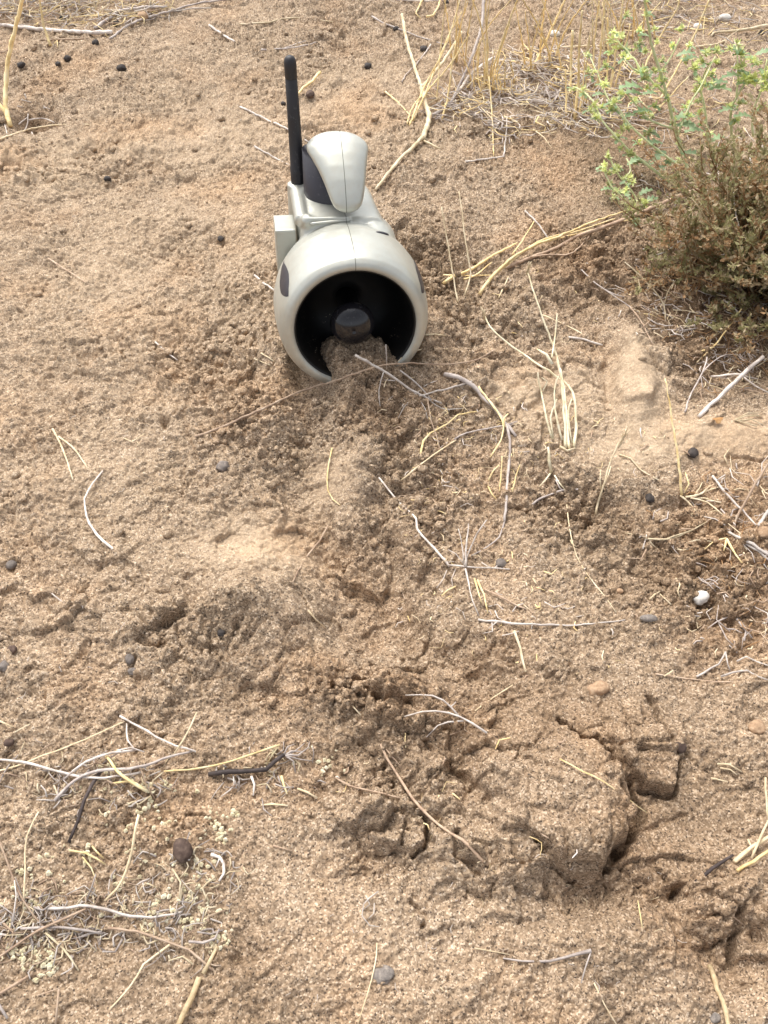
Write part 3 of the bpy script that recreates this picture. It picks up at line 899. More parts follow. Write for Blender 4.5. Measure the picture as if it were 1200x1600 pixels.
T('straw', "pair of short pale straws lying left of the horn rim", 'straw', 'pale', [(2.6, [(408, 554), (420, 560), (428, 566)], 2), (2.2, [(398, 562), (412, 568), (423, 573)], 1.6)])
T('straw', "small white straw on bare sand left of the horn", 'straw', 'wht', [(3.4, [(243, 536), (258, 550), (278, 565)], 2.2)])
T('grass_blade', "bent yellow blade behind the antenna tip beside a dark dropping", 'grass blade', 'yel', [(4.4, [(464, 152, 2), (474, 140, 4), (484, 133, 3), (501, 115, 6)], 5)])
T('dry_twig', "pale twig running behind the middle of the antenna", 'twig', 'wht', [(3.6, [(368, 166), (390, 176), (412, 187), (445, 202), (482, 224)], 2.6)])
T('dry_twig', "short pale twig ending at the foot of the antenna", 'twig', 'wht', [(3.6, [(398, 231), (425, 246), (455, 262)], 2.6)])
# --- branch behind the caller and straws at top centre
o = T('forked_branch', "cream forked branch lying behind the caller, its lower end beside the hood", 'branch', 'pale', [(5.5, [(628, 25, 20), (636, 68, 14), (648, 108, 8), (658, 139, 5)], 6.5), (9, [(658, 137, 5), (665, 165, 4), (670, 187, 4), (661, 220, 3)], 9),
    (7.5, [(662, 216, 3), (646, 232, 2), (631, 246, 2), (610, 270, 1), (587, 299)], 5.5), (4, [(659, 220, 2), (672, 227, 2), (688, 235)], 3), (7, [(660, 140, 6), (678, 118, 12), (700, 88, 18), (721, 53, 26)], 6)])
T('dry_twig', "grey twig curving up from the joint of the cream forked branch", 'twig', 'gry', [(5.5, [(672, 184, 2), (700, 168, 4), (716, 140, 8), (736, 94, 20), (752, 44, 34), (755, 0, 48), (756, -60, 66)], 5)])
T('dry_twig', "thick grey white twig leaning over the litter at the foot of the tall stalks", 'twig', 'wht', [(6.5, [(713, 150, 2), (728, 130, 4), (741, 114, 8), (772, 92, 12)], 5), (4, [(741, 114, 8), (738, 128, 4), (736, 142)], 4)])
T('dry_twig', "white twig stretching right from the foot of the tall stalks", 'twig', 'wht', [(3.4, [(772, 95, 4), (806, 99, 3), (846, 108)], 2.4)])
T('dry_twig', "thin white twig with a grey upright fork, lying below the tall stalks", 'twig', 'wht', [(3, [(727, 255), (758, 251), (787, 247)], 3), (3, [(787, 247), (790, 215, 3), (792, 184, 5)], 2), (2, [(764, 218), (784, 190), (791, 184, 3)], 1.6)])
T('dry_twig', "grey twig with drooping tip beside a round dropping behind the antenna", 'twig', 'gry', [(3, [(581, 28), (597, 38), (617, 45), (652, 58), (693, 71)], 2.4)])
T('dry_twig', "dark grey twig leaning toward the straw end of the cream forked branch", 'twig', 'gry', [(2.6, [(673, 72), (660, 90), (650, 103), (635, 118), (628, 130)], 2)])
T('straw', "yellow straw lying left of the knee of the cream forked branch", 'straw', 'yel', [(2.8, [(602, 145), (622, 162), (642, 184)], 2)])
T('straw', "white straw along the upper frame edge right of the antenna", 'straw', 'wht', [(3, [(600, -4), (620, 1), (658, 4), (696, 2)], 2.2)])
T('grass_blade', "curled yellow blade shaped like a hook near the upper frame edge", 'grass blade', 'yel', [(3.6, [(662, -4, 6), (655, 12, 3), (650, 24, 2), (657, 31)], 2.4), (3.6, [(666, 29), (676, 27, 2), (684, 14, 4), (689, -4, 7)], 3)])
T('straw', "pale straw along the upper frame edge left of the curled blade", 'straw', 'pale', [(3, [(375, 40), (420, 37), (455, 30), (520, 36)], 2)])
T('straw', "short white straw on bare sand near the upper frame edge, left of the antenna", 'straw', 'wht', [(4, [(327, 42), (348, 56), (367, 68)], 3)])
T('dry_twig', "faint dark twig lying beyond the antenna tip", 'twig', 'gry', [(3, [(408, 80), (440, 79), (470, 75), (497, 68)], 2), (2, [(440, 79), (462, 70), (478, 66)], 1.4)])

def tuft(name, label, cat, stems, m='yel', group=None, heads=(), roots=(), mroot='pale'):
    """rooted tuft: every stem is a mesh of its own"""
    p0 = pt(stems[0][1][0])
    e = empty(name, p0); tag(e, label, cat, group)
    for s in stems:
        mb = MB(); sticks(mb, [s[:3] if len(s) > 2 and not isinstance(s[2], str) else s[:2]])
        mm = s[3] if len(s) > 3 else m
        mb.build("stem", MT[mm], e)
    for (x, y, h, L, ang) in heads:
        mb = MB(); c = pt((x, y, h)); up = CR * math.sin(ang) + np.array([0, .25, .95]) * math.cos(ang)
        for k in range(9):
            t = k / 8
            b0_ = c + up * px_m(c, L) * t * .55
            d = up + np.array([rnd.uniform(-.35, .35), rnd.uniform(-.3, .3), rnd.uniform(-.1, .3)])
            tube(mb, [b0_, b0_ + d / np.linalg.norm(d) * px_m(c, L) * rnd.uniform(.35, .55)], px_m(c, 1.5), px_m(c, .4), 4, .003, 0, .1)
        mb.build("seed_head", MT['pale'], e)
    if roots:
        mb = MB(); sticks(mb, roots); mb.build("root", MT[mroot], e)
    return e
def fan(cx, cy, n, dx, hmin, hmax, tilt=0, spread=18, w=3.0):
    o = []
    for k in range(n):
        x = cx + rnd.uniform(-spread, spread); y = cy + rnd.uniform(-8, 8)
        h = rnd.uniform(hmin, hmax); lx = tilt + rnd.uniform(-dx, dx)
        # rise in photo pixels is left to the real height: stem leans a little
        o.append((w * rnd.uniform(.7, 1.2), [(x, y), (x + lx * .35, y - h * .45, h * .30), (x + lx, y - h, h * .66)], w * .5))
    return o
# tall stalks of dead grass, top centre
tuft('dead_grass_tuft', "tuft of tall yellow dead stalks right of the cream forked branch", 'dead grass', [
    (4.2, [(762, 140), (775, 95, 30), (790, 50, 62), (809, 0, 96), (826, -50, 130)], 2.6), (3.4, [(760, 138), (758, 90, 30), (752, 45, 60), (738, 0, 90), (728, -40, 116)], 2),
    (2.8, [(764, 150), (760, 60, 50), (766, -10, 100)], 1.8), (3, [(757, 140), (762, 85, 34), (758, 20, 76), (764, -20, 104)], 2), (3.2, [(770, 130), (782, 80, 34), (796, 40, 62)], 2),
    (2.8, [(752, 150), (745, 110, 22), (748, 70, 48)], 2), (2.6, [(775, 145), (770, 110, 22), (779, 84, 38)], 2), (2.4, [(771, 246), (769, 190, 6), (764, 122, 30)], 2),
    (3, [(780, 150), (776, 120, 16), (790, 92, 34)], 2), (2.6, [(748, 150), (757, 130, 12), (758, 100, 30)], 1.6)])
tuft('dead_grass_tuft', "tuft of yellow stalks fanning from the knee of the cream forked branch", 'dead grass', [
    (4, [(645, 190), (668, 145, 10), (702, 105, 22), (733, 57, 42)], 2.6), (3.2, [(640, 198), (662, 140, 16), (696, 74, 50), (719, 0, 88), (730, -40, 110)], 2), (3, [(648, 186), (676, 120, 26), (700, 60, 56), (722, 20, 78)], 2),
    (2.8, [(636, 196), (644, 170, 8), (660, 150, 14)], 2), (3.6, [(690, 190), (700, 150, 14), (706, 100, 40), (712, 70, 58)], 2), (2.6, [(682, 160), (690, 60, 48), (698, -10, 90)], 1.6)])
tuft('dead_grass_tuft', "single yellow stalk leaning right between the tall stalks and the green weed", 'dead grass', [(4.2, [(832, 110), (845, 82, 16), (860, 51, 36), (883, 0, 70), (900, -40, 96)], 3)])
tuft('dead_grass_tuft', "row of orange yellow upright stalks left of the green weed", 'dead grass', [
    (5.4, [(898, 189), (903, 130, 34), (905, 70, 74), (909, 20, 106)], 3), (4.4, [(932, 146), (938, 80, 44), (943, 20, 82), (946, -30, 112)], 3), (4.4, [(952, 150), (962, 80, 46), (972, 10, 92), (978, -40, 124)], 3),
    (3.6, [(891, 150), (892, 100, 30), (894, 50, 62)], 5), (3.6, [(884, 185), (884, 140, 24), (883, 110, 42)], 2.6), (3.6, [(925, 130), (929, 60, 46), (936, 5, 82)], 2.4), (3.4, [(946, 142), (950, 90, 34), (948, 30, 74)], 2.4),
    (3.4, [(904, 186), (910, 140, 30), (914, 84, 68)], 2), (3, [(916, 176), (915, 120, 36), (921, 60, 76)], 2), (3.4, [(960, 140), (973, 90, 32), (984, 40, 66)], 2.4)])
tuft('dead_grass_tuft', "orange yellow stalks crossing behind the green weed", 'dead grass', [
    (4, [(1030, 160), (1062, 100, 20), (1090, 45, 50), (1108, 0, 78)], 2.6), (3.6, [(1005, 110), (1030, 60, 20), (1055, 20, 46), (1064, -10, 64)], 2.4), (3.4, [(1012, 190), (1040, 160, 6), (1075, 122, 14)], 2.4), (3, [(985, 60), (1010, 30, 14), (1032, 5, 30)], 2)])
tuft('dead_grass_tuft', "tall thick yellow stalk at the left frame edge near the top", 'dead grass', [
    (8, [(17, 200), (10, 168, 10), (11, 120, 34), (18, 76, 60), (29, 34, 86), (40, -12, 116)], 6.5), (8, [(15, 190), (8, 176, 4), (-6, 160, 10)], 6)])
tuft('dead_grass_tuft', "small yellow stalk behind the stick at the upper left", 'dead grass', [(4.2, [(80, 74), (72, 52, 12), (67, 34, 24), (62, -6, 50)], 3), (3, [(82, 74), (90, 66, 3), (91, 76)], 2)])
for (x, y, n, sp, lab) in [(215, 6, 6, 30, "short pale stalks behind the stick end at the upper left"), (140, 18, 5, 22, "short yellow stalks in the litter between the two upper left sticks"), (20, 8, 4, 16, "pale stalks in the upper left corner of the frame")]:
    tuft('dead_grass_tuft', lab, 'dead grass', fan(x, y, n, 14, 16, 42, 4, sp, 3.2), 'pale')
def stalks(label, cx, cy, n, sp, hmin, hmax, w, m='yel'):
    ss = []
    for _ in range(n):
        x = cx + rnd.uniform(-sp, sp); y = cy + rnd.uniform(-10, 10); h = rnd.uniform(hmin, hmax); dx = rnd.gauss(0, .35) * h * .8
        k = rnd.uniform(.95, 1.15)
        ss.append((w * rnd.uniform(.65, 1.15), [(x, y), (x + dx * .3, y - h * k * .45, h * .45), (x + dx, y - h * k, h)], w * .45))
    return tuft('dead_grass_tuft', label, 'dead grass', ss, m)
stalks("dense clump of tall golden stalks in the litter, nearest to the orange yellow row", 850, 105, 9, 30, 60, 130, 3.6)
stalks("golden stalks standing behind the cream forked branch, close to the upper frame edge", 715, 95, 8, 26, 50, 110, 3.2)
stalks("tall blond stalks rising between the orange yellow row and the green weed", 930, 80, 8, 34, 60, 120, 3.4, 'blond')
stalks("short golden stubble at the foot of the tall stalks", 770, 140, 12, 34, 20, 55, 3.2)
stalks("golden stalks behind the weed's crown, close to the upper frame edge", 990, 60, 8, 40, 50, 100, 3.4)
stalks("pale stubble in the litter left of the green weed", 925, 178, 12, 36, 14, 40, 3.0, 'pale')
# upper left sticks
T('stick', "grey stick lying across the upper left, its right end broken", 'stick', 'wht', [(5.5, [(-30, 38), (0, 41), (70, 49), (130, 53), (176, 53)], 6.5)])
T('stick', "forked grey stick rising from the broken stick toward the top edge", 'stick', 'gry', [(6, [(148, 47), (170, 34, 2), (188, 20, 3), (230, 15, 3), (262, 14, 3)], 4.5), (4, [(172, 63), (210, 38, 2), (262, 21, 3), (315, 7, 4), (385, -2, 4)], 3), (3, [(196, 40), (214, 28, 2), (236, 24, 2)], 2)])
T('dry_twig', "pale thin twig under the grey stick at the upper left", 'twig', 'brn', [(3, [(64, 64), (98, 64), (132, 62)], 2.4), (2.6, [(-6, 86), (6, 82), (16, 78)], 2)])
T('straw', "long pale straw beside the hollow at the left frame edge", 'straw', 'pale', [(3.2, [(-8, 222), (18, 214), (50, 204), (90, 198), (142, 197)], 2)])
T('root_sprig', "white wiry rootlets sprawled over the dark hollow at the left edge", 'rootlets', 'wht', [(2.6, [(40, 150, 6), (43, 166, 8), (44, 184, 6), (43, 200, 2), (38, 207)], 2), (2.4, [(44, 190, 4), (66, 186, 5), (86, 194)], 1.6), (2, [(28, 168, 4), (52, 172, 6), (72, 170, 2)], 1.4),
    (2, [(30, 196, 3), (50, 180, 6), (64, 176, 3)], 1.4), (2, [(8, 196), (12, 212), (9, 216)], 1.4), (2, [(50, 208), (55, 218), (58, 223)], 1.2), (1.8, [(34, 158, 4), (60, 164, 6), (78, 172, 2)], 1.2)])
# --- right of the caller
T('dry_twig', "dark grey branch running from the bush toward the caller", 'branch', 'brn', [(5, [(790, 421), (831, 404, 1), (869, 389, 2), (906, 370, 3), (970, 347, 4), (1060, 309, 6), (1090, 300, 8)], 9), (3, [(828, 404, 3), (860, 400, 3), (893, 397, 3), (921, 370, 4)], 2)])
T('grass_blade', "bundle of long yellow straws leaning on the dark grey branch", 'straw', 'yel', [(6.5, [(749, 462), (768, 436, 3), (794, 411, 5), (830, 389, 6), (869, 374, 7), (925, 350, 8), (978, 332, 8)], 3), (3.4, [(776, 428, 3), (840, 380, 6), (900, 364, 8), (960, 344, 8)], 2.4), (3, [(850, 380, 6), (920, 362, 6), (990, 344, 5)], 2)])
T('grass_blade', "second bundle of yellow straws, left of the one on the dark branch", 'straw', 'yel', [(6, [(692, 446), (712, 433, 2), (738, 422, 3), (770, 402, 3), (808, 382, 2)], 3), (3.4, [(700, 438), (735, 436, 2), (768, 412, 2)], 2), (3, [(800, 400, 3), (816, 378, 6), (834, 348, 10)], 2), (2.6, [(690, 432), (730, 433), (768, 432)], 1.8)])
T('straw', "left of two slim straws standing between caller and yellow bundles", 'straw', 'pale', [(3.2, [(715, 474), (709, 440, 6), (700, 385, 18), (690, 325, 34)], 2)])
T('straw', "right of two slim straws standing between caller and yellow bundles", 'straw', 'pale', [(3.2, [(726, 464), (735, 430, 4), (729, 390, 14), (723, 345, 26), (717, 302, 38)], 2)])
T('straw', "short straw lying just under the lower end of the thick yellow bundle", 'straw', 'pale', [(3, [(779, 467), (787, 450), (794, 434)], 2)])
T('straw', "white kinked straw lying above the yellow bundles", 'straw', 'wht', [(3.2, [(820, 332), (834, 345, 2), (843, 356, 3), (856, 374, 1)], 2.4)])
T('dry_twig', "thin grey twig lying on crumbly soil below the dark grey branch", 'twig', 'gry', [(2.6, [(897, 413), (920, 436), (947, 456), (975, 466)], 2), (2, [(945, 455), (975, 476), (1000, 492)], 1.6)])
T('straw', "pale straw slanting across crumbly soil left of the tan slab", 'straw', 'pale', [(3, [(846, 494), (866, 502), (887, 512), (921, 531)], 2.2)])
T('straw', "bright white straw lying just left of the tan slab's upper corner", 'straw', 'wht', [(4, [(888, 529), (912, 533), (941, 541)], 3)])
T('dry_sprig', "small branched dry sprig standing left of the bush foot", 'sprig', 'pale', [(3, [(1039, 505), (1037, 478, 6), (1020, 455, 14), (998, 432, 22), (975, 412, 30)], 1.8), (2.4, [(1037, 478, 6), (1042, 458, 14), (1055, 440, 20)], 1.6), (2, [(1020, 455, 14), (1014, 446, 18), (1017, 436, 22)], 1.4)])
T('dry_sprig', "second dry sprig, left of the branched one by the bush", 'sprig', 'brn', [(2.4, [(1020, 540), (1000, 502, 6), (984, 482, 8)], 1.8), (1.8, [(1004, 512, 4), (1018, 500, 6)], 1.4)])
T('straw', "yellow straw with a forked foot leaning out under the bush", 'straw', 'yel', [(3.6, [(1086, 552), (1112, 545, 4), (1132, 520, 12), (1158, 484, 24)], 2.2), (2.4, [(1112, 545, 4), (1096, 560), (1104, 540)], 2)])
# small green tips excluded; clump of pale grass
tuft('dead_grass_tuft', "pale grass clump with drooping seed heads standing right of the caller", 'dead grass', [
    (6, [(883, 702), (881, 655, 8), (877, 600, 22), (866, 550, 34), (842, 485, 50), (824, 428, 62)], 2.4), (5.4, [(896, 700), (900, 668, 4), (897, 625, 14), (888, 606, 18), (848, 577, 20), (808, 549, 22), (770, 520, 26), (757, 497, 32)], 2.4),
    (5.4, [(889, 704), (886, 665, 6), (882, 620, 18), (875, 578, 30)], 2.6), (4.6, [(878, 690), (868, 650, 10), (866, 610, 22), (872, 590, 28)], 2), (6, [(862, 572, 30), (854, 556, 34), (838, 548, 34)], 3),
    (3.4, [(862, 560, 34), (867, 530, 42), (870, 492, 54)], 1.8), (3, [(893, 694), (887, 650, 10), (893, 625, 16)], 2)], 'blond', None,
    [(822, 430, 62, 26, .2), (757, 500, 32, 24, -.2)], [(5, [(874, 700), (886, 707, 1), (898, 703)], 4)])
tuft('dead_grass_tuft', "two thin pale stems standing left beside the drooping grass clump", 'dead grass', [(4.6, [(862, 688), (852, 650, 8), (844, 612, 18), (840, 584, 26)], 2.4), (3, [(864, 688), (860, 655, 8), (870, 625, 16)], 2), (2.6, [(848, 612), (855, 598, 4), (846, 592, 6)], 2)], 'blond')
tuft('dead_grass_tuft', "dried pale stub leaning over its grey root below the drooping clump", 'dead grass', [(6, [(861, 740), (858, 722, 5), (856, 700, 9)], 4), (3.4, [(862, 738), (852, 752, 2), (842, 762)], 2), (3, [(866, 745), (874, 757), (886, 770)], 2.4)], 'blond')
T('dry_twig', "grey root twig lying below the dried pale stub", 'twig', 'gry', [(4.6, [(831, 790), (845, 781, 1), (858, 775), (880, 768), (903, 766)], 3.4), (3, [(868, 752), (874, 764), (878, 768)], 2.4)])
tuft('dead_grass_tuft', "little grass stem with feathery head in front of the tan slab", 'dead grass', [(3.8, [(930, 806), (934, 786, 3), (941, 765, 8), (952, 728, 18), (966, 692, 28)], 2.2), (2.4, [(939, 770, 7), (937, 752, 12), (938, 735, 16)], 1.6), (2.2, [(943, 760, 8), (950, 744, 14), (954, 730, 18)], 1.6)], 'pale', None, [(966, 700, 27, 44, .25)])
T('straw', "thin wavy straw lying right of the feathery grass stem", 'straw', 'pale', [(2.8, [(966, 711), (984, 718), (998, 733), (1029, 752)], 2)])
tuft('dead_grass_tuft', "tall slim yellow stem with bare white roots right of the feathery stem", 'dead grass', [(5, [(1064, 776, 1), (1062, 745, 8), (1056, 700, 20), (1048, 650, 34), (1038, 594, 50)], 2.2), (3.4, [(1068, 772, 2), (1076, 758, 4), (1070, 740, 6)], 2)], 'yel', None, (),
    [(4, [(1062, 776, 1), (1078, 790), (1088, 803), (1080, 804)], 2.4), (4.5, [(1070, 779, 2), (1084, 777, 2), (1104, 768, 1), (1130, 760)], 2), (4, [(1080, 778, 2), (1096, 772, 2), (1110, 760, 2)], 1.8), (3.6, [(1078, 780, 2), (1104, 788, 1), (1128, 806)], 2), (3, [(1082, 779), (1092, 764, 2), (1096, 756)], 1.6), (3, [(1080, 780), (1100, 780), (1126, 788)], 1.6)])
# crossed sticks at the right
T('stick', "pale grey stick leaning against the dark soil under the bush", 'stick', 'wht', [(7.5, [(1091, 653), (1125, 620, 6), (1160, 588, 14), (1191, 560, 22)], 7), (4, [(1110, 591, 6), (1136, 588, 10), (1160, 587, 14)], 4), (3, [(1160, 590, 14), (1180, 606, 8), (1205, 618, 4)], 2)])
T('dry_twig', "pinkish grey twig standing left of the pale grey leaning stick", 'twig', 'gry', [(3.6, [(1069, 646), (1080, 615, 6), (1096, 585, 12), (1104, 560, 18)], 2.4), (2.4, [(1096, 585, 12), (1115, 565, 16), (1134, 556, 20)], 1.8), (2, [(1094, 590, 11), (1098, 612, 4)], 1.6)])
T('root_sprig', "small tuft of pale rootlets on the long tan slab at the right", 'rootlets', 'pale', [(3, [(1147, 659), (1165, 652, 3), (1188, 652)], 2), (3, [(1150, 660), (1172, 657, 2), (1191, 665)], 1.8), (2.4, [(1147, 658), (1168, 647, 4), (1184, 648, 2)], 1.6), (2.4, [(1152, 660), (1168, 664, 1), (1182, 668)], 1.6)])
T('dry_twig', "pinkish twig of the crossed pair at the right edge", 'twig', 'brn', [(5, [(1141, 832), (1156, 800, 4), (1176, 762, 8), (1206, 716, 12)], 4), (4.4, [(1148, 835), (1147, 822, 2), (1150, 806, 3)], 3.4)])
T('dry_twig', "grey twig of the crossed pair at the right edge", 'twig', 'wht', [(4.4, [(1112, 746), (1132, 770, 4), (1151, 792, 5), (1166, 808, 3), (1180, 823)], 3), (2.4, [(1120, 752, 3), (1132, 744, 4)], 2)])
T('stick', "short white stick cut by the right frame edge beside the crossed pair", 'stick', 'wht', [(6.5, [(1184, 824), (1194, 808, 3), (1222, 778, 6)], 6)])
T('stick', "two parallel grey sticks below the crossed pair at the right edge", 'stick', 'wht', [(5, [(1138, 834), (1165, 847, 2), (1205, 872, 4), (1230, 890, 4)], 5), (4.6, [(1150, 842), (1175, 858, 2), (1212, 886, 3)], 4), (3, [(1196, 868), (1192, 884), (1202, 896)], 2)])
T('root_sprig', "pale branching rootlet lying between the white rooted stem and white pebble", 'rootlets', 'pale', [(4, [(1008, 844), (1030, 845, 2), (1054, 841, 2), (1085, 828, 1), (1112, 811)], 2), (3, [(1030, 848), (1050, 840, 3), (1080, 830, 3)], 2), (3, [(1072, 850), (1088, 845, 2), (1114, 848)], 1.8), (2.4, [(1010, 842), (995, 838), (976, 834)], 1.6), (2.4, [(1014, 846), (1018, 852), (1026, 858)], 1.6)])
T('grass_blade', "small yellow forked blade near the parallel grey sticks", 'grass blade', 'yel', [(4.6, [(1134, 844, 2), (1142, 858, 2), (1158, 882)], 2.6), (4, [(1134, 844, 2), (1130, 862)], 2.6), (3, [(1134, 842, 2), (1116, 846, 1), (1100, 860)], 1.8)])
T('root_sprig', "grey tangled rootlets right behind the white pebble", 'rootlets', 'gry', [(3, [(1094, 914), (1106, 906, 4), (1120, 914, 3), (1128, 924)], 2), (2.6, [(1098, 920), (1112, 912, 4), (1124, 922, 2), (1130, 918)], 1.8), (2.6, [(1102, 908), (1116, 902, 3), (1128, 910)], 1.8), (2.2, [(1096, 905), (1110, 918, 4), (1118, 926)], 1.6), (2.2, [(1090, 904), (1104, 914, 3), (1116, 908)], 1.6), (2, [(1104, 922), (1122, 906, 4)], 1.6)])
T('straw', "long hair thin straw lying left of the white pebble", 'straw', 'pale', [(2, [(885, 790), (890, 830), (900, 870), (922, 906), (943, 932), (962, 958)], 1.6)])
T('straw', "curled pale straw left of the white pebble", 'straw', 'pale', [(3, [(1055, 905), (1062, 915, 2), (1058, 926, 2), (1061, 936)], 2.2)])
# centre
T('dry_twig', "thick bent grey twig arching down right of the horn mouth", 'twig', 'gry', [(9, [(694, 588, 2), (715, 592, 3), (738, 606, 3), (752, 622, 3), (768, 637, 2), (784, 656, 2), (806, 684)], 5), (5, [(790, 664, 2), (796, 690, 2), (794, 740, 2), (790, 790, 1), (788, 816)], 5), (3, [(788, 816), (780, 840), (762, 855), (736, 870)], 2.2)])
T('straw', "yellow strand draped along the thick bent grey twig", 'straw', 'yel', [(4, [(748, 606, 4), (766, 632, 5), (785, 660, 4), (782, 690, 3), (766, 716)], 2.4), (3.4, [(788, 668, 5), (787, 655, 7), (794, 648, 8)], 2.4)])
T('dry_twig', "thin grey twig joining the thick bent grey twig from the left", 'twig', 'gry', [(3.4, [(709, 689, 1), (728, 678, 2), (750, 673, 2), (785, 668, 2), (808, 660)], 2.4)])
T('straw', "yellow kinked straw lying below the forked twig at the horn mouth", 'straw', 'yel', [(4.4, [(657, 712), (662, 690, 2), (672, 679, 3), (700, 664, 3), (716, 650, 3), (745, 645)], 2.4)])
T('straw', "pale straight straw running up from the gravelly patch below the kinked straw", 'straw', 'pale', [(3, [(623, 755), (655, 730, 2), (686, 706, 2), (712, 690, 1)], 2)])
T('straw', "slender reddish straw dropping from the forked twig at the horn mouth", 'straw', 'brn', [(2.4, [(668, 626, 3), (674, 660, 3), (682, 684, 3), (688, 710)], 1.6)])
T('straw', "yellow hair thin stem lying over the smooth sand below the horn", 'straw', 'yel', [(3, [(519, 702), (512, 736, 2), (512, 768, 2), (520, 782), (531, 791)], 2)])
T('straw', "pinkish straw lying on the pale smear left of the central trough", 'straw', 'brn', [(3.4, [(513, 822), (500, 846, 2), (484, 866, 2), (466, 894), (456, 914)], 2.6)])
T('straw', "short yellowish straw half buried below the pale smear", 'straw', 'pale', [(3, [(482, 956), (494, 970), (508, 982)], 2)])
T('dry_twig', "white twig running down beside the central trough to the twiggy knot", 'twig', 'wht', [(3.4, [(592, 748), (606, 766), (620, 783), (650, 812, 2), (652, 828, 2), (678, 858, 2), (702, 886, 2)], 4.6)])
T('root_sprig', "twiggy knot of white shoots at the end of the white twig", 'rootlets', 'wht', [(3.4, [(700, 885, 2), (726, 887, 3), (760, 888, 2), (796, 891)], 2.4), (4.4, [(727, 888, 3), (728, 855, 10), (732, 820, 18)], 2), (3, [(725, 885, 3), (735, 858, 9), (745, 836, 15), (760, 814, 22)], 2),
    (2.4, [(724, 880, 3), (722, 855, 8), (716, 828, 16)], 1.6), (3.4, [(727, 890, 3), (732, 912, 3), (738, 940, 1), (748, 964)], 2), (2, [(698, 892), (692, 906), (682, 920)], 1.6), (2, [(712, 890), (705, 906), (708, 920)], 1.6), (2, [(724, 882, 3), (712, 866, 7), (700, 860, 9)], 1.4)])
T('straw', "rusty straight straw right of the twiggy knot", 'straw', 'brn', [(4, [(755, 921, 1), (778, 932, 2), (800, 944, 1), (822, 953)], 3)])
T('straw', "small bent yellow straws under the twiggy knot", 'straw', 'yel', [(3.6, [(741, 906, 3), (748, 930, 3), (752, 944)], 2.6), (3.6, [(746, 908, 2), (756, 932, 1), (762, 960)], 2.4), (3.4, [(690, 933), (700, 924, 1), (712, 918)], 2.4)])
T('straw', "orange bits of straw standing left of the pale stub's grey root", 'straw', 'yel', [(3, [(780, 770), (783, 740, 6), (784, 715, 10)], 2), (3.4, [(763, 752), (770, 738, 2), (780, 728, 3)], 2.4), (3, [(762, 762), (768, 774, 1), (775, 782)], 2), (3, [(800, 770), (806, 745, 6), (812, 728, 10)], 2)])
T('straw', "white straw turning brown at its right end, lying mid right", 'straw', 'wht', [(5, [(747, 970), (782, 974, 1), (816, 977, 1), (860, 978), (901, 978), (976, 970)], 2.2), (2.6, [(762, 984), (778, 972, 2)], 2)])
T('straw', "thick tan straw stub just below the white and brown straw", 'straw', 'pale', [(5.5, [(803, 987), (812, 1016, 1), (821, 1052)], 4)])
T('straw', "slender straw lying diagonal below the thick tan stub", 'straw', 'pale', [(2.4, [(742, 1112), (772, 1090), (801, 1072)], 2)])
T('root_sprig', "three pronged white rootlet lying above the big cracked crust", 'rootlets', 'wht', [(4.4, [(760, 1147, 2), (738, 1133, 4), (718, 1122, 6), (700, 1115, 6), (660, 1113, 3), (632, 1121)], 2), (4, [(716, 1120, 5), (704, 1105, 6), (676, 1089, 4), (633, 1088, 1)], 1.8), (3.6, [(724, 1128, 4), (700, 1129, 3), (684, 1135, 2), (666, 1153)], 2), (2.4, [(704, 1106, 5), (712, 1098, 6)], 1.8)])
T('dry_twig', "long curved brown twig lying over the crusts in the lower middle", 'twig', 'brn', [(4.4, [(595, 1164), (604, 1185, 2), (618, 1207, 2), (645, 1249, 3), (683, 1288, 3), (722, 1314, 4), (762, 1353)], 5.5), (2.4, [(599, 1166), (612, 1182), (627, 1199)], 1.8)])
T('dry_twig', "reddish twig lying left of the long curved brown twig", 'twig', 'brn', [(3, [(524, 1216), (545, 1229, 1), (585, 1238, 1), (631, 1249)], 3.4), (2, [(552, 1230), (570, 1226), (584, 1214)], 1.6)])
T('straw', "thin yellow straw bridging the big cracked crust", 'straw', 'yel', [(2.8, [(874, 1187, 1), (910, 1206, 2), (944, 1223, 2), (980, 1250, 3), (1010, 1271, 4)], 2.2)])
T('straw', "tan straw lying right of the brown round pebble", 'straw', 'brn', [(3, [(1024, 1054), (1070, 1061), (1120, 1066), (1205, 1065)], 2.4)])
T('root_sprig', "white forked sticks at the right edge above the tan straw", 'rootlets', 'wht', [(4.4, [(1087, 1059), (1110, 1046, 1), (1122, 1040, 2), (1132, 1022, 4)], 2.6), (4.4, [(1125, 1059), (1144, 1052, 2), (1169, 1049, 1)], 3), (3, [(1132, 1020, 4), (1136, 1040, 2), (1140, 1050)], 2), (3.4, [(1150, 1035), (1164, 1027, 3), (1182, 1036, 1), (1206, 1044)], 2.2), (2.4, [(1164, 1048), (1182, 1058), (1204, 1066)], 2)])
T('dry_twig', "grey purple twig lying below the white pebble at the right edge", 'twig', 'gry', [(4, [(1150, 968), (1160, 982, 1), (1174, 998)], 3), (2.4, [(1122, 975), (1134, 1000, 2), (1148, 1012)], 1.8), (2.4, [(1138, 1010), (1150, 1022), (1146, 1002)], 1.6)])
T('straw', "tiny white straw just below the white pebble", 'straw', 'wht', [(3, [(1088, 960), (1104, 958)], 2.4)])
T('straw', "yellow upper one of the straws entering at the lower right edge", 'straw', 'yel', [(6, [(1150, 1362, 1), (1176, 1346, 4), (1222, 1316, 9)], 6)])
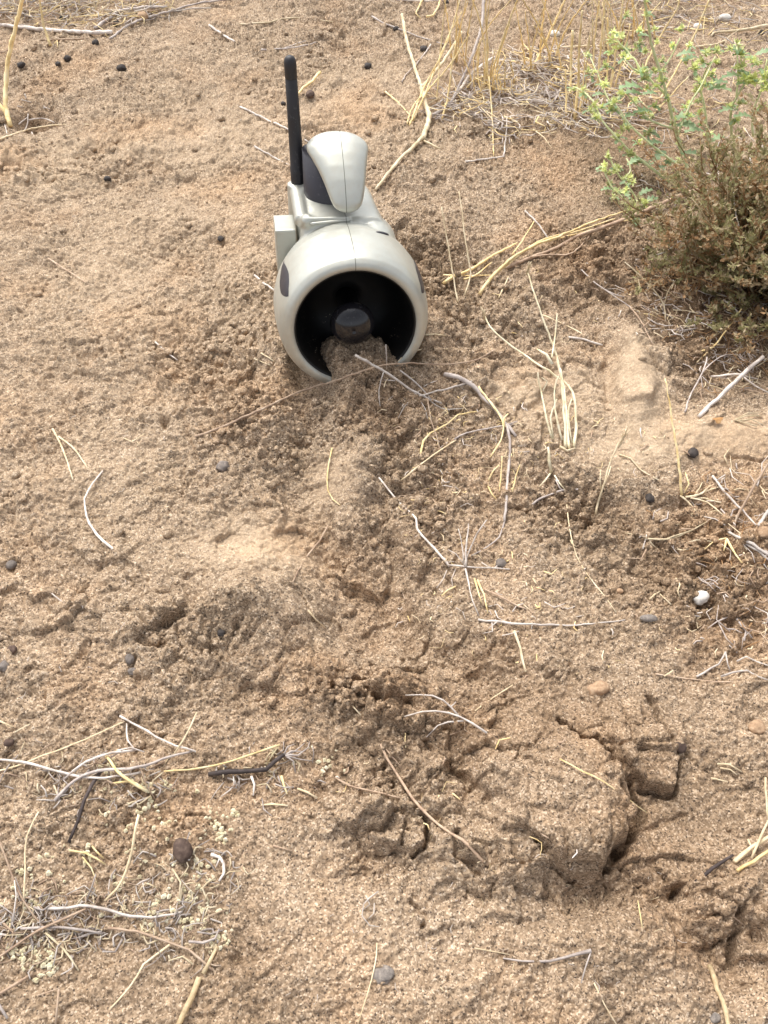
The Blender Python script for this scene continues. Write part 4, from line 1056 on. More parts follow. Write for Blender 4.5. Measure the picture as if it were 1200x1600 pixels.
T('straw', "pale bundle of straws entering at the lower right edge", 'straw', 'pale', [(8, [(1146, 1348, 1), (1172, 1326, 3), (1222, 1296, 7)], 7), (4.4, [(1173, 1342, 2), (1190, 1302, 8), (1212, 1256, 14)], 3.4), (4, [(1195, 1216, 16), (1196, 1250, 10), (1200, 1284, 5)], 4), (3.4, [(1167, 1312, 4), (1174, 1328, 2), (1176, 1340)], 2.6)])
T('dry_twig', "dark grey twig pointing from the lower right straws toward the cracks", 'twig', 'drk', [(6, [(1085, 1379, 1), (1112, 1358, 2), (1144, 1337, 3)], 5)])
T('stick', "thick tan stick at the bottom edge, right side", 'stick', 'tan', [(9, [(1107, 1510), (1120, 1545, 2), (1132, 1580, 2), (1142, 1625, 1)], 8)])
T('dry_twig', "grey tapered twig lying flat near the bottom, right of centre", 'twig', 'gry', [(3, [(786, 1498), (815, 1502, 1), (859, 1502, 1), (923, 1486, 1)], 6), (3, [(922, 1489, 1), (914, 1512, 1), (907, 1537)], 2)])
T('straw', "thin straw left of the grey tapered twig", 'straw', 'pale', [(2.4, [(741, 1482), (765, 1486), (796, 1492)], 1.8)])
T('straw', "fine pale straw running off the bottom below the grey tapered twig", 'straw', 'pale', [(2.6, [(927, 1536), (944, 1570, 1), (968, 1610)], 2.2)])
T('straw', "short yellow straw standing below the big cracked crust", 'straw', 'yel', [(3.2, [(1003, 1451), (1000, 1430, 4), (996, 1408, 8)], 2)])
T('straw', "hair thin straw running off the bottom at the middle", 'straw', 'pale', [(2.6, [(589, 1474), (586, 1510, 1), (575, 1550, 1), (558, 1605)], 2)])
T('root_sprig', "wispy white curled rootlets at the lower middle", 'rootlets', 'wht', [(2.6, [(591, 1394, 1), (577, 1404, 3), (568, 1414, 3), (566, 1432, 2), (578, 1446, 1), (592, 1449)], 1.6), (2.2, [(585, 1412, 2), (584, 1428, 3), (576, 1436, 1)], 1.4), (2, [(572, 1400, 3), (578, 1414, 2), (566, 1424)], 1.4)])
T('straw', "small pale curled straw on smooth sand right of the dark round dropping", 'straw', 'pale', [(4, [(1120, 1195), (1138, 1196, 3), (1157, 1207)], 2.4), (3, [(1124, 1201), (1140, 1204, 1), (1150, 1212)], 2)])
T('straw', "tiny straw lying below the small pale curled straw", 'straw', 'pale', [(3, [(1110, 1217), (1124, 1220), (1136, 1223)], 2)])
T('straw', "reddish straw chip at the right edge near the bottom holes", 'straw', 'brn', [(3, [(1124, 1421), (1142, 1431), (1163, 1447)], 2.2)])
T('straw', "short pale straw half way down the left of the centre crust", 'straw', 'pale', [(3.4, [(538, 1092), (551, 1105), (564, 1119)], 2.6)])
# left
T('straw', "pale forked straw shaped like an upside down V at the left", 'straw', 'pale', [(3.2, [(83, 672, 2), (96, 696, 3), (105, 720, 2), (115, 752)], 2.4), (3.2, [(92, 684, 3), (106, 694, 3), (119, 706, 2), (138, 734)], 2)])
T('dry_twig', "white twig bent like a bow on the sand at the left", 'twig', 'wht', [(3, [(163, 735), (146, 757, 2), (133, 781, 3), (135, 800, 3), (141, 820, 2), (161, 846, 1), (192, 870)], 5)])
T('straw', "small straw beside the raised crust at the left", 'straw', 'wht', [(2.6, [(82, 929), (92, 937), (102, 945)], 2)])
T('straw', "faint brown straw on the sand at the upper left of the caller", 'straw', 'brn', [(3, [(76, 406), (105, 424), (142, 447)], 1.8)])
T('straw', "short straw beside the small black hole left of the horn", 'straw', 'pale', [(2.4, [(193, 686), (207, 692), (226, 680)], 1.8)])
# bottom left bundle
T('charred_twig', "black charred twig hanging below the straw bundle at lower left", 'twig', 'drk', [(8, [(160, 1206, 2), (145, 1228, 2), (134, 1252, 2), (122, 1282, 1), (109, 1318)], 6)])
T('charred_twig', "thick black twig with frayed grey root end, right of the straw bundle", 'twig', 'drk', [(9, [(327, 1211), (360, 1207, 2), (395, 1207, 2), (416, 1203, 3), (432, 1190, 4), (444, 1181, 5)], 8)])
T('root_sprig', "frayed grey root fibres on the end of the thick black twig", 'rootlets', 'gry', [(4.5, [(440, 1184, 4), (456, 1174, 4), (474, 1176, 2)], 2), (3.4, [(446, 1182, 5), (458, 1190, 3), (462, 1208)], 2), (3.4, [(448, 1180, 5), (466, 1182, 3), (482, 1170, 2), (484, 1160)], 1.8), (3, [(446, 1182, 5), (470, 1188, 2), (488, 1190)], 1.6), (3, [(444, 1180, 5), (450, 1168, 5), (460, 1164, 3)], 1.8), (2.6, [(452, 1180, 4), (468, 1170, 3), (476, 1162)], 1.4)])
T('straw', "long yellow straw touching the thick black twig's upper side", 'straw', 'yel', [(4, [(257, 1207), (292, 1204, 1), (326, 1200, 2), (383, 1184, 5), (438, 1165, 6)], 3.6), (3, [(436, 1166, 6), (426, 1180, 4), (417, 1196)], 2.4), (2.4, [(428, 1170, 6), (424, 1186, 2)], 2)])
T('straw', "long pale straw lying at the upper side of the lower left bundle", 'straw', 'pale', [(3.4, [(-12, 1208), (28, 1198, 1), (54, 1188, 2), (120, 1162, 2), (195, 1129)], 2.6)])
T('straw', "long white straw lying through the lower left bundle from the frame edge", 'straw', 'wht', [(5, [(-14, 1186), (36, 1192, 2), (77, 1202, 3), (127, 1215, 4), (165, 1216, 4), (222, 1208, 2)], 4)])
T('dry_twig', "thick grey root through the lower left bundle", 'twig', 'gry', [(6, [(86, 1253), (106, 1232, 2), (130, 1214, 5), (156, 1205, 6), (190, 1203, 6), (230, 1198, 5), (268, 1183, 4), (304, 1174)], 4)])
T('straw', "arched white straw on top of the lower left bundle", 'straw', 'wht', [(4, [(100, 1220, 2), (116, 1204, 6), (134, 1192, 8), (176, 1178, 9), (214, 1173, 6)], 5), (3, [(199, 1132), (200, 1158, 4), (211, 1172, 7)], 2.4), (3, [(184, 1174, 8), (205, 1170, 9), (226, 1176, 5)], 2.2)])
T('straw', "white straw sloping right above the lower left bundle", 'straw', 'wht', [(4, [(188, 1120), (207, 1132, 2), (230, 1144, 3), (261, 1161, 4), (307, 1176, 2)], 3.4)])
T('straw', "slim pale straw crossing the white sloping one above the bundle", 'straw', 'pale', [(3.4, [(308, 1115, 5), (298, 1138, 6), (287, 1158, 6), (272, 1180, 3)], 3)])
T('straw', "pair of thick yellow blades in the lower left bundle", 'grass blade', 'yel', [(5, [(167, 1183, 6), (180, 1200, 7), (194, 1216, 6), (231, 1238, 2)], 5), (4.4, [(178, 1225, 2), (200, 1222, 4), (214, 1226, 4), (232, 1236)], 3)])
T('straw', "reddish thin stem hanging right of the thick yellow blades", 'straw', 'brn', [(2.6, [(211, 1184, 5), (222, 1206, 4), (230, 1229, 3), (246, 1254)], 2)])
T('straw', "pale short straws sticking below the yellow blades", 'straw', 'wht', [(3.4, [(204, 1262), (216, 1254, 2), (232, 1247)], 3), (3, [(200, 1236, 3), (208, 1246, 2), (216, 1252)], 2.2)])
T('straw', "tall pale stem arching over bare sand at the left, below the bundle", 'straw', 'pale', [(3.4, [(38, 1424), (39, 1390, 4), (40, 1356, 8), (43, 1308, 14), (52, 1286, 16), (62, 1270, 14)], 2.4)])
T('dry_twig', "brownish stem crossing the left frame edge below the bundle", 'twig', 'brn', [(3.6, [(-8, 1300, 8), (8, 1335, 8), (23, 1378, 6), (38, 1408, 4), (54, 1432, 2), (80, 1462)], 3)])
T('dry_twig', "tan stem rising to the right from the bottom left tangle", 'twig', 'pale', [(5, [(166, 1408, 1), (184, 1390, 4), (203, 1347, 10), (210, 1310, 15), (218, 1274, 20)], 5)])
T('dry_twig', "long weathered stem sweeping right out of the bottom left tangle", 'twig', 'wht', [(6, [(74, 1420, 2), (108, 1419, 3), (142, 1416, 5), (166, 1422, 5), (192, 1430, 4), (238, 1434, 2), (286, 1425)], 4)])
T('dry_twig', "grey stem sweeping down left out of the bottom left tangle", 'twig', 'brn', [(5, [(-10, 1504), (26, 1478, 2), (61, 1455, 4), (90, 1440, 5), (115, 1430, 5), (148, 1415, 4)], 4)])
T('dry_twig', "light brown stem running down right toward the tan stick", 'twig', 'brn', [(4.6, [(170, 1451, 2), (215, 1456, 3), (240, 1464, 3), (264, 1474, 3), (295, 1484, 2), (332, 1516)], 4)])
T('straw', "pale stem bending down from the light brown stem to the bottom", 'straw', 'pale', [(4, [(266, 1477, 3), (245, 1492, 2), (226, 1508, 2), (203, 1543, 1), (172, 1578)], 3)])
T('straw', "short pale stem below the grey sweeping stem", 'straw', 'pale', [(4, [(72, 1458, 3), (86, 1470, 2), (100, 1482, 2), (124, 1517)], 3)])
T('dry_twig', "grey horizontal stem in the bottom left tangle", 'twig', 'gry', [(5, [(34, 1452, 2), (76, 1450, 4), (115, 1451, 4), (162, 1460, 1)], 4), (4, [(120, 1468), (140, 1460, 3), (160, 1456, 2)], 3)])
T('straw', "pale straw at the left frame edge, under the bottom left tangle", 'straw', 'wht', [(4.5, [(-6, 1459), (6, 1461, 1), (14, 1462)], 4), (3.4, [(18, 1462), (30, 1450, 2), (46, 1444)], 2.6), (3.4, [(22, 1440, 3), (26, 1400, 6), (24, 1376, 8)], 2)])
T('stick', "tan stick at the bottom edge, left side", 'stick', 'tan', [(6, [(340, 1480), (332, 1498, 1), (318, 1522, 1)], 8), (9.5, [(312, 1528, 1), (300, 1556, 2), (286, 1586, 2), (272, 1620, 1)], 9)])
T('dry_twig', "brown stem at the bottom left frame edge", 'twig', 'brn', [(5, [(-10, 1560), (22, 1541, 2), (52, 1522)], 5)])
T('straw', "reddish upright straw at the bottom left", 'straw', 'brn', [(4, [(88, 1604), (90, 1575, 3), (93, 1546, 6)], 4), (2.6, [(60, 1556), (78, 1550, 1), (94, 1544, 2)], 2)])
T('straw', "grey straw in the very bottom left corner", 'straw', 'gry', [(6, [(-8, 1560), (2, 1572, 1), (14, 1592)], 4)])
T('straw', "short yellow straws below the charred hanging twig", 'straw', 'yel', [(3.4, [(110, 1330), (134, 1334, 3), (152, 1342, 3), (166, 1352)], 3), (3.2, [(145, 1323), (152, 1332, 2), (163, 1342)], 2.6), (3, [(130, 1340), (144, 1358, 1), (154, 1384)], 2)])
T('straw', "little straws at the left frame edge beside a brown dropping", 'straw', 'pale', [(4, [(-8, 1124), (8, 1131, 1), (22, 1138)], 3), (3, [(48, 1133, 3), (34, 1141, 2), (20, 1149)], 2.4)])
T('straw', "short straight straw below the thick black twig", 'straw', 'pale', [(3.2, [(409, 1259), (428, 1258, 1), (450, 1260)], 3)])
T('straw', "rounded yellow straw chip right below the thick black twig", 'straw', 'yel', [(5, [(440, 1214), (443, 1228, 1), (449, 1242)], 3)])
T('straw', "pale straw chip between thick black twig and reddish twig", 'straw', 'pale', [(4, [(465, 1233), (480, 1239, 1), (496, 1248)], 3)])
T('straw', "thin hooked straw below the thick black twig, hook upward", 'straw', 'wht', [(3, [(365, 1212, 2), (367, 1226, 2), (360, 1236, 1), (346, 1246)], 2)])
T('leaf', "curled grey leaf sliver hanging under the thick black twig", 'leaf', 'wht', [(5, [(393, 1214, 2), (398, 1226, 2), (396, 1244)], 3)])
T('leaf', "curled grey leaf at the lower left, right of the brown stone", 'leaf', 'wht', [(6, [(330, 1336, 2), (344, 1340, 3), (350, 1352, 3), (350, 1366, 2), (343, 1378)], 4), (3.6, [(344, 1342, 3), (338, 1356, 1)], 2)])
T('leaf', "hooked dry leaf by the lower end of the light brown stem", 'leaf', 'gry', [(5, [(296, 1472, 2), (318, 1474, 3), (336, 1468, 3), (343, 1452, 2)], 3)])
T('straw', "faint thin straw on smooth sand at the lower middle", 'straw', 'brn', [(2.6, [(427, 1322), (440, 1326), (456, 1330)], 2)])
T('straw', "small twiglet on the crumbly patch beside the hollow near the white pebble", 'straw', 'pale', [(3.2, [(1014, 938), (1022, 930, 1), (1030, 926)], 2.6), (2.4, [(1030, 930), (1048, 946)], 2)])
# top right
T('straw', "pale yellow straw lying across the top right corner", 'straw', 'pale', [(3, [(1110, 59), (1118, 53), (1150, 50, 2), (1205, 41, 3)], 6)])
T('straw', "three tan straws lying on the bare sand right of the weed stem", 'straw', 'brn', [(3.4, [(986, 189), (1042, 199, 2), (1105, 221)], 2.4), (3, [(984, 176), (1020, 184, 2), (1060, 196)], 2), (3, [(980, 200), (1010, 199), (1046, 202)], 2)])
T('straw', "pale straw lying behind the upper flower heads of the weed", 'straw', 'pale', [(3, [(1085, 75), (1110, 73, 2), (1132, 66)], 2.4), (2.6, [(868, 76), (930, 74, 2), (1010, 80)], 2)])
T('straw', "white straw near the pebbles at the top right", 'straw', 'wht', [(3.4, [(1010, 44), (1052, 46, 1), (1078, 45)], 2.6)])

# ------------------------------------------------------------------ droppings, pebbles and stones
def stone(name, label, cat, m, x, y, wpx, sq=(1, 1, .8), sink=.25, seed=0, rot=0, jag=.12, group=None, fr=1.6):
    c = at(x, y + wpx * .25); r = px_m(c, wpx) / 2
    c = np.array([c[0], c[1], look(H, c[0], c[1])]) * .5 + c * .5
    mb = MB(); lump(mb, c + np.array([0, 0, r * sq[2] * (1 - 2 * sink)]), r, sq, jag, seed, 0, rot, fr)
    return tag(mb.build(name, MT[m]), label, cat, group)
DP = [(34, 101, 16, "leftmost of the three droppings on the sand in the upper left"), (92, 101, 12, "smallest of the three droppings on the sand in the upper left"), (106, 91, 14, "rightmost of the three droppings on the sand in the upper left"),
      (150, 66, 15, "black dropping touching the broken end of the grey upper left stick"), (191, 107, 18, "large black dropping with a pale fleck, right of the upper left trio"), (169, 280, 14, "lone black dropping on bare sand between the left hollow and the caller"),
      (98, 27, 12, "dark dropping in the litter behind the grey upper left stick"), (182, 35, 15, "dark dropping under the forked grey stick"), (345, 372, 13, "tiny black dropping in a dimple left of the caller"),
      (575, 102, 15, "black dropping right of the antenna tip"), (662, 76, 15, "black dropping left of the cream forked branch tip"), (619, 43, 13, "dark dropping beside the grey drooping twig near the top"), (697, 4, 12, "black dropping at the upper frame edge by the curled blade"),
      (485, 148, 19, "brownish dropping by the yellow blade behind the antenna"), (443, 161, 10, "little dark dropping just left of the antenna's upper half"), 
      (348, 725, 26, "grey dropping on crumbly sand left of the pale smooth patch"), (18, 879, 22, "grey dropping at the left frame edge, half way down"), (203, 1025, 22, "larger of two grey droppings by the lifted crust at the left"),
      (207, 1046, 17, "smaller of two grey droppings by the lifted crust at the left"), (346, 986, 16, "dark dropping in the crumbly ridge at the left of the trough"), (20, 1013, 20, "brown dropping near the left edge, above its grey neighbour"),
      (7, 1037, 22, "grey dropping cut by the left frame edge"), (15, 1157, 20, "brown dropping at the left frame edge above the straw bundle"), (1061, 1162, 26, "round dark brown dropping right of the lifted crust, smooth sand round it"),
      (1082, 704, 24, "dark dropping on the front of the long tan slab"), (783, 876, 24, "speckled grey dropping right of the twiggy knot"), (1189, 50, 13, "dark dropping under the pale straw in the top right corner"),
      (1015, 776, 20, "dark dropping in the hollow left of the bare rooted stem")]
for i, (x, y, w, lab) in enumerate(DP):
    mk = 'pelb' if 'brown' in lab or 'faint' in lab else 'pelg' if lab.startswith(('grey', 'speckled', 'larger of two grey', 'smaller of two grey')) else 'pel'
    stone('dropping', lab, 'dropping', mk, x, y, w * .82, (1, .80 + .2 * rnd.random(), .70), .20 if w < 20 else .34, i, rnd.random() * 3, .24, "droppings scattered on the sand", 2.4)
stone('pebble', "smooth white pebble in the dark hollow at the right", 'pebble', 'whtstone', 1093, 931, 25, (1.1, .85, .7), .2, 41, .5, .22)
stone('pebble', "orange tan pebble lying right of the thick tan straw stub", 'pebble', 'tanstone', 934, 1069, 32, (1.15, .7, .6), .42, 42, .3, .3)
stone('pebble', "round tan pebble half sunk at the right edge, in line with the lifted crust", 'pebble', 'tanstone', 1183, 1130, 27, (1, .85, .6), .42, 43, .1, .28)
stone('stone', "dark reddish brown stone among the florets at the lower left", 'stone', 'pelb', 287, 1322, 36, (.85, 1.05, .7), .2, 44, .3, .2)
stone('stone', "dark speckled stone sunk in smooth sand near the bottom middle", 'stone', 'grystone', 599, 1514, 34, (1, .8, .35), .5, 45, .1, .35)
stone('pebble', "small bluish grey pebble near the bottom right corner", 'pebble', 'grystone', 1118, 1587, 17, (1, .9, .6), .4, 46, .4, .3)
stone('pebble', "small pale pebble beside the forked grey stick, upper left", 'pebble', 'tanstone', 224, 26, 16, (1.1, .9, .8), .2, 47)
stone('pebble', "white pebble right of the lone leaning yellow stalk", 'pebble', 'whtstone', 866, 52, 15, (1.2, .8, .7), .2, 48)
stone('pebble', "larger of two white pebbles at the top right", 'pebble', 'whtstone', 1131, 28, 17, (1.2, .8, .7), .2, 49)
stone('pebble', "smaller of two white pebbles at the top right", 'pebble', 'whtstone', 1089, 42, 13, (1, .9, .8), .2, 50)
stone('pebble', "yellowish pebble half sunk above the speckled crumbs at mid right", 'pebble', 'tanstone', 968, 922, 11, (1, .8, .7), .3, 51)
stone('wood_chip', "dark wooden chip at the brown end of the white straw", 'wood chip', 'grystone', 1013, 961, 26, (1.1, .5, .4), .3, 52)
stone('pebble', "tan pebble at the right edge above the parallel grey sticks", 'pebble', 'tanstone', 1196, 826, 26, (1, .9, .6), .4, 53, .6, .3)
# orange flake
mb = MB(); c = at(1121, 656, .004); r = px_m(c, 8)
mb.add([c + np.array([math.cos(a) * r * (1 + .3 * math.sin(3 * a)), math.sin(a) * r * .8, .0012 * math.sin(2 * a + 1)]) for a in np.linspace(0, 6.28, 13)[:-1]] + [c + np.array([0, 0, .0012])], [(i, (i + 1) % 12, 12) for i in range(12)])
tag(mb.build('leaf', MT['org']), "orange leaf flake on the long tan slab at the right", 'leaf')

# ------------------------------------------------------------------ green weeds
def bur(mb, c, r, n=13):
    """spiky flower head: pointed bracts round a small core"""
    lump(mb, c, r * .38, (1, 1, 1), .1, 1) if False else None
    for k in range(n):
        z = rnd.uniform(-.3, 1); t = rnd.uniform(0, 6.28); s = math.sqrt(max(0, 1 - z * z))
        d = np.array([s * math.cos(t), s * math.sin(t), z]); L = r * rnd.uniform(.7, 1.25)
        a = np.cross(d, [0, 0, 1.0]); a /= np.linalg.norm(a) + 1e-9; b = np.cross(d, a)
        w = r * .20
        m = c + d * L * .45
        mb.add([c, m + a * w, c + d * L, m - a * w, m + b * w * .5], [(0, 1, 4), (1, 2, 4), (2, 3, 4), (3, 0, 4)], rnd.choice([0, 0, 0, 1]))
def lobed_leaf(mb, base, dirv_, L, m=0, lobes=3):
    d = np.array(dirv_, float); d /= np.linalg.norm(d)
    side = np.cross(d, [0, 0, 1.0]); side /= np.linalg.norm(side) + 1e-9; up = np.cross(side, d)
    n = lobes * 2 + 2
    pts_l, pts_r, mid = [], [], []
    for i in range(n + 1):
        t = i / n
        env = math.sin(math.pi * min(1, t * .92 + .08)) ** .8
        w = L * .30 * env * (1.0 if i % 2 else .32)
        c = base + d * L * t + up * L * (.14 * math.sin(math.pi * t))
        mid.append(c); fwd = d * L * (.10 if i % 2 else 0)
        pts_l.append(c + side * w + fwd + up * w * .25); pts_r.append(c - side * w + fwd + up * w * .25)
    v = []
    for a, b, c in zip(pts_l, mid, pts_r): v += [a, b, c]
    f = []
    for i in range(n):
        f += [(3 * i, 3 * i + 1, 3 * i + 4, 3 * i + 3), (3 * i + 1, 3 * i + 2, 3 * i + 5, 3 * i + 4)]
    mb.add(v, f, m)
def weed(label, base, stems, heads, leaves, headpx=14):
    p0 = pt(base); e = empty('green_weed', p0); tag(e, label, 'weed')
    for w, pts_, w1 in stems:
        mb = MB(); sticks(mb, [(w, pts_, w1)], 7)
        mb.build("stem", MT['grn'], e)
    for (x, y, h, s) in heads:
        mb = MB(); c = pt((x, y, h)); r = px_m(c, headpx * s)
        for _ in range(2):
            bur(mb, c + np.array([rnd.uniform(-1, 1), rnd.uniform(-1, 1), rnd.uniform(-.6, .9)]) * r * .42, r * .72, 13)
        # tiny leaves under the head
        for _ in range(2):
            a = rnd.uniform(0, 6.28); lobed_leaf(mb, c, (math.cos(a), math.sin(a), rnd.uniform(-.5, .1)), r * rnd.uniform(.8, 1.2), 2, 1)
        mb.build("flower_head", [MT['bract'], MT['grn'], MT['leaf']], e)
    for (x, y, h, L, ax_, az) in leaves:
        mb = MB(); c = pt((x, y, h))
        lobed_leaf(mb, c, (math.cos(ax_), math.sin(ax_), az), px_m(c, L), 0, 3)
        mb.build("leaf", MT['leaf'], e)
    return e
def mid_heads(pts_, n, jx=9, jy=9, s=(.6, 1)):
    o = []
    P = [np.array(list(p) + [0] * (3 - len(p)), float) for p in pts_]
    for k in range(n):
        t = rnd.random() * (len(P) - 1); i = min(int(t), len(P) - 2); q = P[i] + (P[i + 1] - P[i]) * (t - i)
        o.append((q[0] + rnd.uniform(-jx, jx), q[1] + rnd.uniform(-jy, jy), max(2, q[2] + rnd.uniform(-3, 6)), rnd.uniform(*s)))
    return o
S_main = [(1079, 285), (1071, 262, 12), (1063, 238, 24), (1051, 192, 50), (1035, 133, 84), (1017, 70, 122), (1007, 10, 158), (1000, -40, 186)]
S_A = [(1055, 292, 3), (1028, 274, 10), (1000, 252, 18), (970, 226, 28), (940, 190, 42), (926, 171, 48)]
S_B = [(1052, 256, 22), (1014, 227, 36), (982, 196, 50), (966, 172, 62), (954, 157, 68)]
S_C = [(1040, 150, 74), (1010, 122, 84), (985, 90, 96), (958, 58, 108)]
S_D = [(1108, 234, 6), (1104, 205, 22), (1099, 168, 42), (1092, 136, 58), (1084, 110, 72)]
S_E = [(1058, 215, 38), (1074, 172, 56), (1098, 130, 74), (1117, 90, 92)]
S_F = [(1030, 118, 90), (1048, 90, 104), (1062, 62, 120)]
S_G = [(1056, 204, 42), (1026, 196, 48), (1004, 180, 54), (978, 148, 70)]
hd = [(1013, 22, 152, .8), (1000, 48, 130, .8), (996, 70, 118, .9), (979, 26, 120, .8), (962, 60, 106, 1.1), (973, 76, 100, 1), (1061, 48, 126, .9), (1078, 72, 100, .7), (1107, 84, 92, 1.1), (1100, 98, 84, 1), (1120, 78, 96, .9), (1086, 108, 74, 1.1),
      (1074, 96, 80, .9), (927, 172, 48, 1.1), (912, 146, 54, .9), (895, 138, 52, .7), (958, 160, 66, 1.1), (942, 133, 72, .9), (924, 118, 76, .9), (917, 86, 84, .7), (956, 172, 60, .9), (976, 92, 96, 1), (1000, 108, 92, 1.1), (1004, 124, 84, 1), (1020, 112, 92, .8),
      (1032, 96, 100, .7), (1038, 128, 86, .7), (1096, 132, 70, 1.1), (1108, 118, 74, .9), (1090, 146, 60, .9), (1050, 192, 50, .7), (1022, 166, 66, .9), (975, 200, 46, .9), (968, 215, 32, 1), (983, 242, 24, 1.1), (991, 250, 20, .9), (1012, 212, 40, .9), (1090, 178, 44, .8),
      (1072, 168, 56, .8), (955, 82, 94, .8), (947, 104, 84, .8), (1024, 66, 116, .6), (972, 150, 70, .8), (1062, 226, 30, .6), (1003, 82, 104, .8), (1052, 70, 112, .7)]
lv = [(1006, 140, 78, 42, 3.3, .1), (1004, 148, 74, 34, 3.0, -.1), (1036, 224, 34, 34, 3.4, 0), (1040, 236, 28, 38, 3.9, -.2), (1032, 216, 38, 30, 2.7, .1), (1050, 188, 50, 40, .2, 0), (1054, 196, 46, 38, -.3, -.1), (1104, 140, 60, 38, -.2, 0), (1106, 134, 64, 34, .2, 0),
      (1020, 175, 60, 32, 3.3, 0), (1062, 240, 24, 32, -.3, .0), (1058, 255, 16, 28, 3.6, 0), (1014, 256, 14, 34, 3.2, 0), (1030, 258, 16, 28, -1.7, 0), (1066, 96, 96, 28, .4, 0), (1056, 88, 100, 30, 0.0, .1), (1030, 150, 76, 30, 3.4, .2), (1100, 205, 22, 32, 3.3, 0), (1108, 222, 12, 30, .4, 0), (994, 180, 56, 26, 3.6, 0), (1018, 60, 122, 24, 3.3, .2), (946, 148, 66, 22, 3.4, 0), (1088, 196, 40, 26, 3.0, 0)]
weed("tall spiky green weed with star shaped heads, standing behind the brown bush", (1079, 285),
     [(7, S_main, 3.4), (5, S_A, 3), (4.6, S_B, 2.6), (4.4, S_C, 2.4), (5, S_D, 3), (4.2, S_E, 2.4), (3.4, S_F, 2.2), (3.6, S_G, 2.2), (3, [(940, 190, 42), (926, 160, 52), (912, 146, 54), (895, 138, 52)], 2), (3, [(982, 196, 50), (955, 165, 60), (940, 133, 72), (922, 92, 84)], 2), (3, [(1092, 136, 58), (1100, 118, 72), (1108, 100, 84)], 2), (2.6, [(1010, 122, 84), (988, 110, 92), (975, 92, 98)], 2)],
     hd + mid_heads(S_main[3:], 6, 12, 8, (.5, .8)) + mid_heads(S_G, 4, s=(.5, .8)) + mid_heads(S_D, 4, s=(.5, .8)) + mid_heads(S_B, 5, s=(.5, .8)) + mid_heads(S_C, 5, s=(.5, .8)) + mid_heads(S_E, 4, s=(.5, .8)) + mid_heads(S_A, 4, s=(.5, .8)), lv)
W2a = [(997, 337), (984, 322, 5), (962, 302, 12), (950, 285, 18), (940, 262, 26)]
W2b = [(996, 335), (992, 310, 12), (972, 282, 24), (958, 262, 32), (950, 242, 40)]
weed("small green weed sprig left of the brown bush, leaning to the left", (997, 337), [(4.4, W2a, 2.4), (4, W2b, 2.2), (3.4, [(998, 336), (1006, 322, 6), (1012, 312, 10)], 2), (3, [(972, 282, 24), (985, 268, 28), (978, 250, 34)], 2)],
     mid_heads(W2a, 7, 8, 8, (.5, .8)) + mid_heads(W2b, 9, 10, 8, (.5, .9)) + [(942, 260, 26, .8), (951, 244, 40, .8), (985, 322, 8, .9), (1004, 318, 10, 1.0), (998, 328, 6, 1), (962, 266, 32, .9)],
     [(996, 306, 14, 26, .3, .2), (992, 340, 2, 26, -1.7, .1), (972, 300, 14, 22, -1.2, 0), (1004, 318, 8, 28, .3, .1), (980, 258, 30, 26, .5, .1), (958, 296, 14, 20, 3.3, 0)])
W3a = [(1142, 215, 20), (1141, 180, 44), (1150, 155, 60), (1164, 132, 74), (1182, 118, 86), (1200, 108, 96)]
W3b = [(1176, 215, 30), (1176, 180, 52), (1186, 150, 72), (1192, 120, 90), (1198, 96, 104)]
W3c = [(1150, 155, 60), (1152, 130, 74), (1152, 108, 88), (1150, 76, 104)]
weed("green weed with yellow green heads rising out of the bush at the right edge", (1142, 215, 20), [(4.6, W3a, 2.6), (4.4, W3b, 2.6), (3.6, W3c, 2.2)],
     [(1152, 110, 88, 1.3), (1158, 86, 98, 1.2), (1146, 74, 104, 1), (1170, 132, 76, 1.5), (1180, 128, 82, 1.3), (1196, 120, 92, 1.5), (1204, 112, 98, 1.4), (1164, 126, 78, 1.2), (1178, 92, 100, 1), (1144, 166, 52, .9), (1160, 160, 58, .9), (1190, 168, 62, 1), (1198, 138, 84, 1.1), (1185, 100, 98, .8), (1212, 128, 90, 1.2), (1150, 186, 42, .9)],
     [(1160, 120, 80, 34, 3.3, 0), (1180, 86, 104, 30, .2, 0), (1150, 172, 50, 30, 3.4, 0), (1190, 140, 80, 34, -.4, 0), (1176, 184, 50, 30, 3.1, 0), (1200, 160, 66, 30, .2, 0), (1166, 84, 100, 26, 2.8, 0)])

